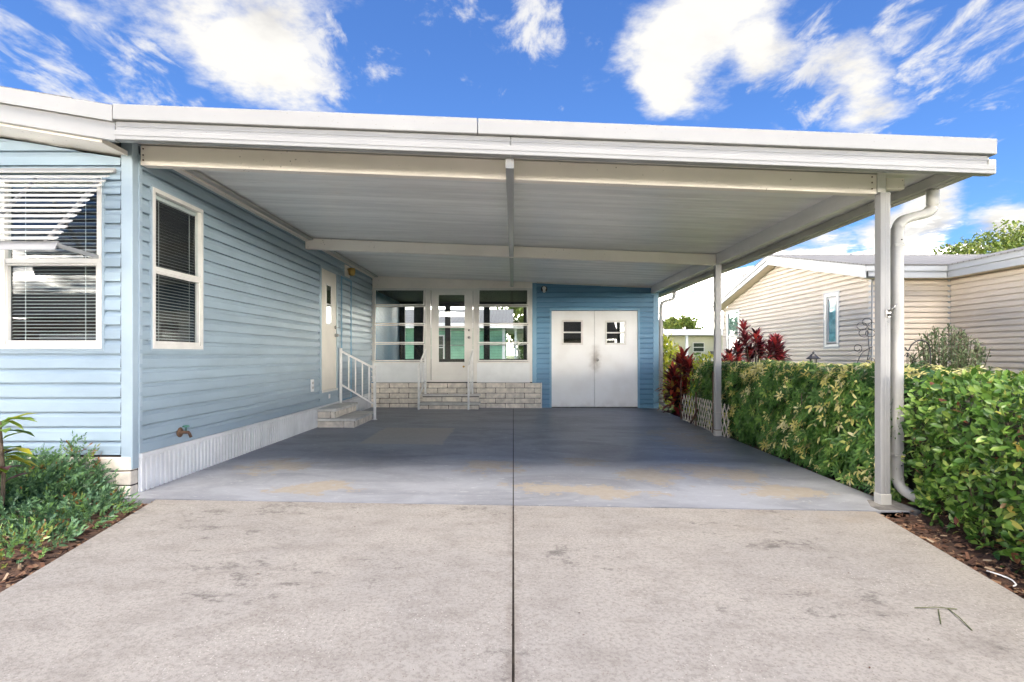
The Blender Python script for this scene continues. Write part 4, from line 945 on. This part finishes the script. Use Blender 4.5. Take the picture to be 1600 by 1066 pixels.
leaf_mesh('foliage', VT, P[~pick], d[~pick], nr[~pick], sz[~pick], rn[~pick], 'vib', hg)['kind'] = 'stuff'
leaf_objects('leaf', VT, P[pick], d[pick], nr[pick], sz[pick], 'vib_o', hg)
# --- variegated hedge along the carport: leaves in whorls
vh = thing('variegated_hedge', 'dark green hedge with cream variegated leaf whorls along the carport', 'hedge', (3.4, 7, -.1))
ZV = 1.06
hedge_core('dark_core', vh, 4.5, 9.3, 1.25, ZV, .17); twigs(vh, 90, 4.5, 9.2, ZV)
NW = 4600; P, Nn, inn = hedge_pts(NW, 4.45, 9.35, 1.25, ZV, .06, .04, seed=9)
ax = unit(Nn+rvec(NW)*.55+np.array([0, 0, .25])); t1 = unit(np.cross(ax, rvec(NW))); t2 = np.cross(ax, t1)
pat = np.sin(P[:, 1]*3.1+P[:, 2]*4+.6)+np.sin(P[:, 1]*6.7-P[:, 2]*3.3)+1.5*(P[:, 2] > .86)
yel = rng.random(NW) < np.clip(.10+.20*pat, .03, .8)
base = np.where(yel, rng.uniform(.78, 1, NW), rng.beta(2, 2, NW)*.72); base = np.where(inn > .05, base*.5, base)  # deep whorls get darker colour for the shade inside
K = 7; A = np.arange(K)*2*np.pi/K; WP, WDr, WN, WS_, WR, WI = [], [], [], [], [], []
szw = rng.uniform(.055, .09, NW)
for k in range(K):
    rad_ = t1*np.cos(A[k])+t2*np.sin(A[k]); WP.append(P+rad_*.006); WDr.append(unit(rad_+ax*rng.uniform(.05, .5, (NW, 1))-np.array([0, 0, .22]))); WN.append(ax+rad_*.1); WS_.append(szw*rng.uniform(.8, 1.1, NW)); WR.append(np.clip(base+rng.normal(0, .035, NW), 0, 1)); WI.append(np.arange(NW))
WP, WDr, WN, WS_, WR, WI = [np.concatenate(q) for q in (WP, WDr, WN, WS_, WR, WI)]
px = 802+WP[:, 0]/WP[:, 1]*F; sc_ = np.where((px < 1366) & (inn[WI] < .02), WS_/WP[:, 1], 0); big = np.argsort(-sc_)[:300]; pick = np.zeros(len(WP), bool); pick[big] = True
ST = leaf_tpl(.36, .05, .12)
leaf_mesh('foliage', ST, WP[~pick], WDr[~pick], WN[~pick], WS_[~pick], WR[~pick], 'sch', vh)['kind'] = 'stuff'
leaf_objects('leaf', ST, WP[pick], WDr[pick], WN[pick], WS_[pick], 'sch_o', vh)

# --- juniper ground cover at the house corner
jn = thing('juniper_shrub', 'low spreading blue green juniper in front of the blue house', 'shrub', (-3.4, 3.7, 0))
NJ = 7000; jp = []; ja = []
lobes = [(-3.72, 4.0, .60, .30, .28), (-3.2, 3.93, .34, .24, .12), (-4.3, 3.95, .7, .34, .29), (-2.92, 3.70, .30, .36, .06), (-3.35, 3.6, .45, .25, .10), (-3.38, 4.22, .26, .08, .33), (-2.82, 3.1, .22, .28, .05), (-3.25, 2.95, .35, .22, .05), (-3.75, 3.2, .4, .3, .10)]
wts = np.array([l[2]*l[3]*(1 if l[4] > .2 else .17) for l in lobes]); wts /= wts.sum()
for i in range(NJ):
    cx, cy, rx, ry, hh = lobes[rng.choice(len(lobes), p=wts)]
    a = rng.random()*2*np.pi; r = np.sqrt(rng.random()); q = (1-r*r)**.5
    lump = 1+.22*math.sin(cx*9+a*3+r*5)+.15*math.sin(a*7+r*9)
    x, y = cx+rx*r*math.cos(a), cy+ry*r*math.sin(a)
    if x > XL(y)-.02 and rng.random() < .93: continue
    jp.append((x, y, -.02+hh*q*lump*(1-.45*rng.random()**2))); ja.append((math.cos(a)*(.35+r), math.sin(a)*(.35+r)-.25, .55+.4*rng.random()))
jp = np.array(jp); ja = unit(np.array(ja)+rng.normal(0, .35, (len(jp), 3))); nj = len(jp)
ln = rng.uniform(.05, .13, nj); LP, LD, LN_, LSz, LR = [], [], [], [], []
tone = np.clip(rng.beta(2.4, 2.8, nj)+.25*(jp[:, 1] < 3.3), 0, .95); tone = np.where(rng.random(nj) < .045, 1., tone)
for k in range(11):
    f = (k//2)/5.; sd_ = unit(np.cross(ja, rvec(nj)))*(1 if k % 2 else -1)
    LP.append(jp+ja*(ln*f)[:, None]); LD.append(unit(ja*.9+sd_*(.9-.4*f)) if k < 10 else ja); LN_.append(rvec(nj)+np.array([0, 0, .8])); LSz.append(ln*rng.uniform(.22, .36, nj)); LR.append(np.clip(tone+rng.normal(0, .05, nj), 0, 1))
leaf_mesh('foliage', SCALE_LEAF, *[np.concatenate(q) for q in (LP, LD, LN_, LSz, LR)], 'jun', jn)['kind'] = 'stuff'
bm = bmesh.new()
for i in range(70):
    cx, cy, rx, ry, hh = random.choice(lobes[:3]+lobes[4:5]); a = random.uniform(0, 6.28); p = Vector((cx, cy, 0)); e = Vector((cx+rx*.85*math.cos(a), cy+ry*.85*math.sin(a), hh*.35)); sweep(bm, [p, p.lerp(e, .5)+Vector((0, 0, hh*.35)), e], circ(.006, 4))
obj('stems', bm, 'bark', jn)
bm = bmesh.new()
for cx, cy, rx, ry, hh in lobes[:3]:
    bmesh.ops.create_icosphere(bm, subdivisions=3, radius=1, matrix=Matrix.Translation((cx, cy, -.06)) @ Matrix.Diagonal((rx*.8, ry*.75, hh*.75, 1)))
for v in bm.verts: v.co += Vector([random.uniform(-.03, .03) for _ in range(3)])
obj('dark_core', bm, 'core', jn)  # dark lumps under the sprays, shade put in as colour

# --- croton at the left edge
cr_ = thing('croton_plant', 'croton with green, yellow and purple leaves at the left edge', 'plant', (-3.32, 3.45, 0))
tube('stem', 'bark', cr_, [(-3.40, 3.66, -.05), (-3.39, 3.66, .3), (-3.42, 3.66, .66)], .012)
n = 34; zz = rng.uniform(.22, .68, n); a = rng.random(n)*2*np.pi; P = np.stack([np.full(n, -3.40), np.full(n, 3.66), zz], 1)
d = np.stack([np.cos(a), np.sin(a), rng.uniform(-.3, .7, n)], 1); leaf_objects('leaf', leaf_tpl(.42, .06, .25), P, d, np.tile([0, 0, 1.], (n, 1)), rng.uniform(.13, .22, n), 'crot', cr_)

# --- red ti plants
def ti_plant(label, canes, mat, leaf_len, per, loc):
    t = thing('ti_plant', label, 'plant', loc); bm = bmesh.new(); P, Dd, Nn, Sz = [], [], [], []
    for (x, y, z, bx_, by_) in canes:
        sweep(bm, [(bx_, by_, -.15), ((x+bx_)/2+.03, (y+by_)/2, z*.55), (x, y, z)], circ(.014, 6))
        for k in range(per):
            f = k/per; a = k*2.4+x*50; el = 1.25-1.5*f; e = np.array([math.cos(a)*math.cos(el), math.sin(a)*math.cos(el), math.sin(el)])
            P.append((x, y, z-f*leaf_len*.9+.02)); Dd.append(e); Nn.append((-e[0]*.6, -e[1]*.6, 1.)); Sz.append(leaf_len*random.uniform(.75, 1.15)*(.7+.3*min(1, f*3)))
    obj('cane', bm, 'bark', t, True); leaf_objects('leaf', BLADE, np.array(P), np.array(Dd), np.array(Nn), Sz, mat, t, width=1.25)
q = random.Random(4)
c1 = [(3.30+q.uniform(-.22, .30), 11.15+q.uniform(-.3, .3), z, 3.32+q.uniform(-.1, .1), 11.15) for z in (.30, .42, .52, .62, .72, .80, .88, .95, .60, 1.02, .46)]
ti_plant('dark red broad leaved plant at the far corner by the lattice', c1, 'red_o',   .40, 34, (3.32, 11.15, -.15))
c2 = [(4.30+dx, 10.0+q.uniform(-.3, .3), z, 4.33, 10.0) for dx, z in ((-.02, 1.60), (.18, 1.30), (.40, 1.32), (.10, 1.05), (-.18, 1.15), (-.36, .98), (.30, 1.15), (.52, 1.2), (-.1, 1.38), (.02, 1.15), (-.25, 1.22), (.42, 1.05), (.06, 1.42), (-.3, 1.08), (.24, 1.22), (.33, 1.3), (.6, 1.08), (-.45, .95))]
ti_plant('purple and crimson leaved plant standing behind the hedge', c2, 'pur_o', .27, 40, (4.33, 10, -.15))
c3 = [(3.78+dx, 9.75, z, 3.8, 9.75) for dx, z in ((-.12, .97), (.06, 1.02), (.2, .96))]
ti_plant('small bright red leaved plant peeping over the hedge beside the mid post', c3, 'red_o', .24, 16, (3.8, 9.75, -.15))

# --- grey green shrub by the beige wall
sg = thing('upright_shrub', 'wispy grey green upright shrub against the beige wall', 'shrub', (7.0, 9., -.15)); bm = bmesh.new(); P, Dd = [], []
for k in range(90):
    a = q.uniform(0, 6.28); sp = q.random()**.7; tip = Vector((7.10+math.cos(a)*.62*sp, 9.0+math.sin(a)*.45*sp, 1.62-.62*sp**1.4*q.uniform(.6, 1.2))); b = Vector((7.1+math.cos(a)*.1, 9+math.sin(a)*.1, -.15)); mid = b.lerp(tip, .55)+Vector((math.cos(a)*.1*sp, 0, .06))
    sweep(bm, [b, mid, tip], circ(.005, 4))
    for j in range(46):
        f = .22+.78*j/46; p = (b.lerp(mid, f/.55) if f < .55 else mid.lerp(tip, (f-.55)/.45)); P.append(p+Vector([q.uniform(-.02, .02) for _ in range(3)])); e = rvec(1)[0]*.7+np.array([0, 0, .8]); Dd.append(e)
obj('stems', bm, 'bark', sg); n = len(P); leaf_mesh('foliage', leaf_tpl(.35), np.array([tuple(p) for p in P]), np.array(Dd), rvec(n), rng.uniform(.045, .085, n), rng.random(n), 'sage', sg)['kind'] = 'stuff'
# --- low far bushes
def bush(name, label, x, y, rx, ry, h, n, sz, mat):
    t = thing(name, label, 'bush', (x, y, -.17)); bm = bmesh.new()
    for k in range(14):
        a = k*2.4; sweep(bm, [(x, y, -.2), (x+math.cos(a)*rx*.7, y+math.sin(a)*ry*.7, h*.75)], circ(.012, 4))
    obj('stems', bm, 'bark', t); v = rvec(n); v[:, 2] = np.abs(v[:, 2]); r = (1-.35*rng.random((n, 1))**2)*(1+.12*np.sin(v[:, :1]*9+v[:, 1:2]*7))
    leaf_mesh('foliage', leaf_tpl(.55), v*r*np.array([rx, ry, h+.1])+np.array([x, y, -.15]), unit(v+rvec(n)*.8), unit(v+rvec(n)*.5), rng.uniform(.7, 1.3, n)*sz, rng.random(n), mat, t)['kind'] = 'stuff'
bush('low_bush', 'clipped green bush far beyond the lattice', 6.0, 18, 1.2, .7, 1.05, 4000, .09, 'vib'); bush('yellow_bush', 'yellow green bush above the lattice end', 3.72, 10.6, .34, .4, 1.08, 2600, .06, 'yel')
bush('yellow_bush', 'yellow bush behind the far red plant', 4.05, 14.6, .45, .5, 1.55, 2200, .10, 'yel'); bush('low_bush', 'low green plant at the foot of the far downspout', 3.5, 11.0, .3, .25, .16, 900, .06, 'vib')

# ================================================================== SMALL GARDEN THINGS
lt = thing('lattice_panel', 'weathered white lattice panel standing before the hedge end', 'lattice', (2.97, 8.7, -.06))
La, Lb, Lh, z0 = 7.62, 9.72, .46, -.05; LXf = lambda y: 2.99+.02*math.sin(y*3)
sp = .125; k = -6
while k*sp < (Lb-La)+Lh:
    for sgn, off in ((1, 0.), (-1, .007)):
        a = k*sp; y_0, y_1 = (La+a, La+a+Lh*.62); zA, zB = (z0, z0+Lh) if sgn > 0 else (z0+Lh, z0)
        t0 = max(0, (La-y_0)/(y_1-y_0)); t1_ = min(1, (Lb-y_0)/(y_1-y_0))
        if t1_-t0 < .12: continue
        A = Vector((LXf(y_0)+off, y_0+(y_1-y_0)*t0, zA+(zB-zA)*t0)); B = Vector((LXf(y_0)+off, y_0+(y_1-y_0)*t1_, zA+(zB-zA)*t1_)); tv = (B-A).normalized(); sv = Vector((0, -tv.z, tv.y))*.010; nv = Vector((.003, 0, 0))
        bm = bmesh.new(); hexa(bm, [A-sv-nv, A+sv-nv, B+sv-nv, B-sv-nv, A-sv+nv, A+sv+nv, B+sv+nv, B-sv+nv]); obj('slat', bm, 'lattice', lt)
    k += 1
for y, h in ((9.74, .66), (8.95, .50), (8.18, .86)): box('stake', 'rustbrown', lt, 2.962, 2.978, y-.02, y+.02, -.08, h)
tube('brace', 'rustbrown', lt, [(2.965, 9.2, -.04), (2.965, 8.85, .22)], .016)
ln_ = thing('garden_lantern', 'small dark metal lantern showing above the hedge', 'lantern', (4.36, 8, -.15))
tube('post', 'black', ln_, [(4.36, 8, -.15), (4.36, 8, .93)], .02)
bm = bmesh.new(); lathe(bm, 4.36, 8, [(.095, 1.04), (.10, 1.05), (.055, 1.085), (.03, 1.115), (.012, 1.12), (.016, 1.135), (.004, 1.16)], 8); obj('cap', bm, 'black', ln_)
for k in range(4): a = k*math.pi/2+.4; x, y = 4.36+.05*math.cos(a), 8+.05*math.sin(a); box('bar', 'black', ln_, x-.007, x+.007, y-.007, y+.007, .93, 1.042)
bm = bmesh.new(); lathe(bm, 4.36, 8, [(.07, .92), (.07, .935), (.05, .94)], 8); obj('base', bm, 'black', ln_)
bm = bmesh.new(); lathe(bm, 4.36, 8, [(.034, .941), (.034, 1.04)], 8); obj('glass', bm, 'gutter', ln_)
tr = thing('metal_trellis', 'thin curled black metal flower trellis left of the front post', 'trellis', (6.3, 9.8, -.15))
tx, ty = 6.30, 9.8
tube('stem', 'black', tr, [(tx+.05, ty, -.15), (tx-.02, ty, .9), (tx+.04, ty, 1.2), (tx+.0, ty, 1.55)], .008)
tube('stem', 'black', tr, [(tx-.22, ty, -.15), (tx-.22, ty, .85), (tx-.1, ty, 1.15), (tx+.1, ty, 1.25)], .007, rnd=.2)
def loop(cx, cz, r, a0, a1, nm, sq=1.): tube(nm, 'black', tr, [(cx+math.cos(a)*r*(1-.5*i/20*(nm == 'curl')), ty, cz+math.sin(a)*r*sq*(1-.5*i/20*(nm == 'curl'))) for i, a in enumerate(np.linspace(a0, a1, 21))], .006, 6)
loop(tx-.17, 1.22, .085, -1.5, 6, 'curl'); loop(tx+.09, 1.0, .07, 2, 8, 'curl')
for a in range(5):
    an = a*1.256+.3; loop(tx-.0+.1*math.cos(an), 1.58+.11*math.sin(an), .085, 0, 6.28, 'petal', .8)
hk2 = thing('shepherd_hook', 'thin black garden hook arching beside the wispy shrub', 'hook', (6.2, 8.6, -.15))
tube('rod', 'black', hk2, [(6.52, 8.6, -.15), (6.52, 8.6, 1.1), (6.50, 8.6, 1.28), (6.36, 8.6, 1.35), (6.22, 8.6, 1.27), (6.17, 8.6, 1.15), (6.12, 8.6, 1.22)], .010, rnd=.08)
vf = thing('wire_basket', 'dark wire basket hanging under the garden hook', 'basket', (6.17, 8.6, .9))
for k in range(6): a = k*math.pi/3; tube('wire', 'black', vf, [(6.16, 8.6, 1.14), (6.16+.09*math.cos(a), 8.6+.09*math.sin(a), 1.05), (6.16+.06*math.cos(a), 8.6+.06*math.sin(a), .93)], .005, 5)
wb = thing('white_wire', 'curved white wire lying in the bark by the drive', 'wire', (2.78, 2.9, -.1))
pts = [(2.58, 3.00), (2.605, 2.937), (2.61, 2.88), (2.575, 2.815), (2.545, 2.80)]
tube('strand', 'wire', wb, [(x, y, -.075) for x, y in pts], .004, 6, rnd=.05)
def blade(label, x0, y0, x1, y1):
    a, b = Vector((x0, y0, fz(x0, y0)+.004)), Vector((x1, y1, fz(x1, y1)+.004)); s = (b-a).cross(Vector((0, 0, 1))).normalized()*.003; up = Vector((0, 0, .0025))
    m_ = a.lerp(b, .5)+Vector((0, 0, .006)); bm = bmesh.new(); sweep(bm, [a, m_, b], [(-.0022, -.001), (.0022, -.001), (.0016, .0012), (-.0016, .0012)])
    tag(obj('grass_blade', bm, 'blade'), label, 'grass blade', 'grass blades on the drive')
G = lambda px, py: ((px-802)*(H+.09)/(py-555), (H+.09)*F/(py-555))
blade('longest dry grass blade lying crosswise on the drive', *G(1429, 954), *G(1495, 955)); blade('short dry grass blade pointing at the camera on the drive', *G(1466, 956), *G(1470, 979)); blade('dry grass blade lying slantwise on the right of the drive', *G(1481, 954), *G(1519, 989))
n = 70; P = np.array([(random.uniform(-2, 2.2), random.uniform(1.7, 4.0), 0) for _ in range(n)]); P[:, 2] = [fz(x, y)+.004 for x, y, _ in P]
o = leaf_mesh('leaf_litter', leaf_tpl(.6), P, rvec(n)*np.array([1, 1, .1]), np.tile([0, 0, 1.], (n, 1)), rng.uniform(.005, .014, n), rng.random(n)*.4, 'chip', None); struct(o, 'stuff'); tag(o, 'tiny dark leaf bits scattered on the drive', 'leaf litter')
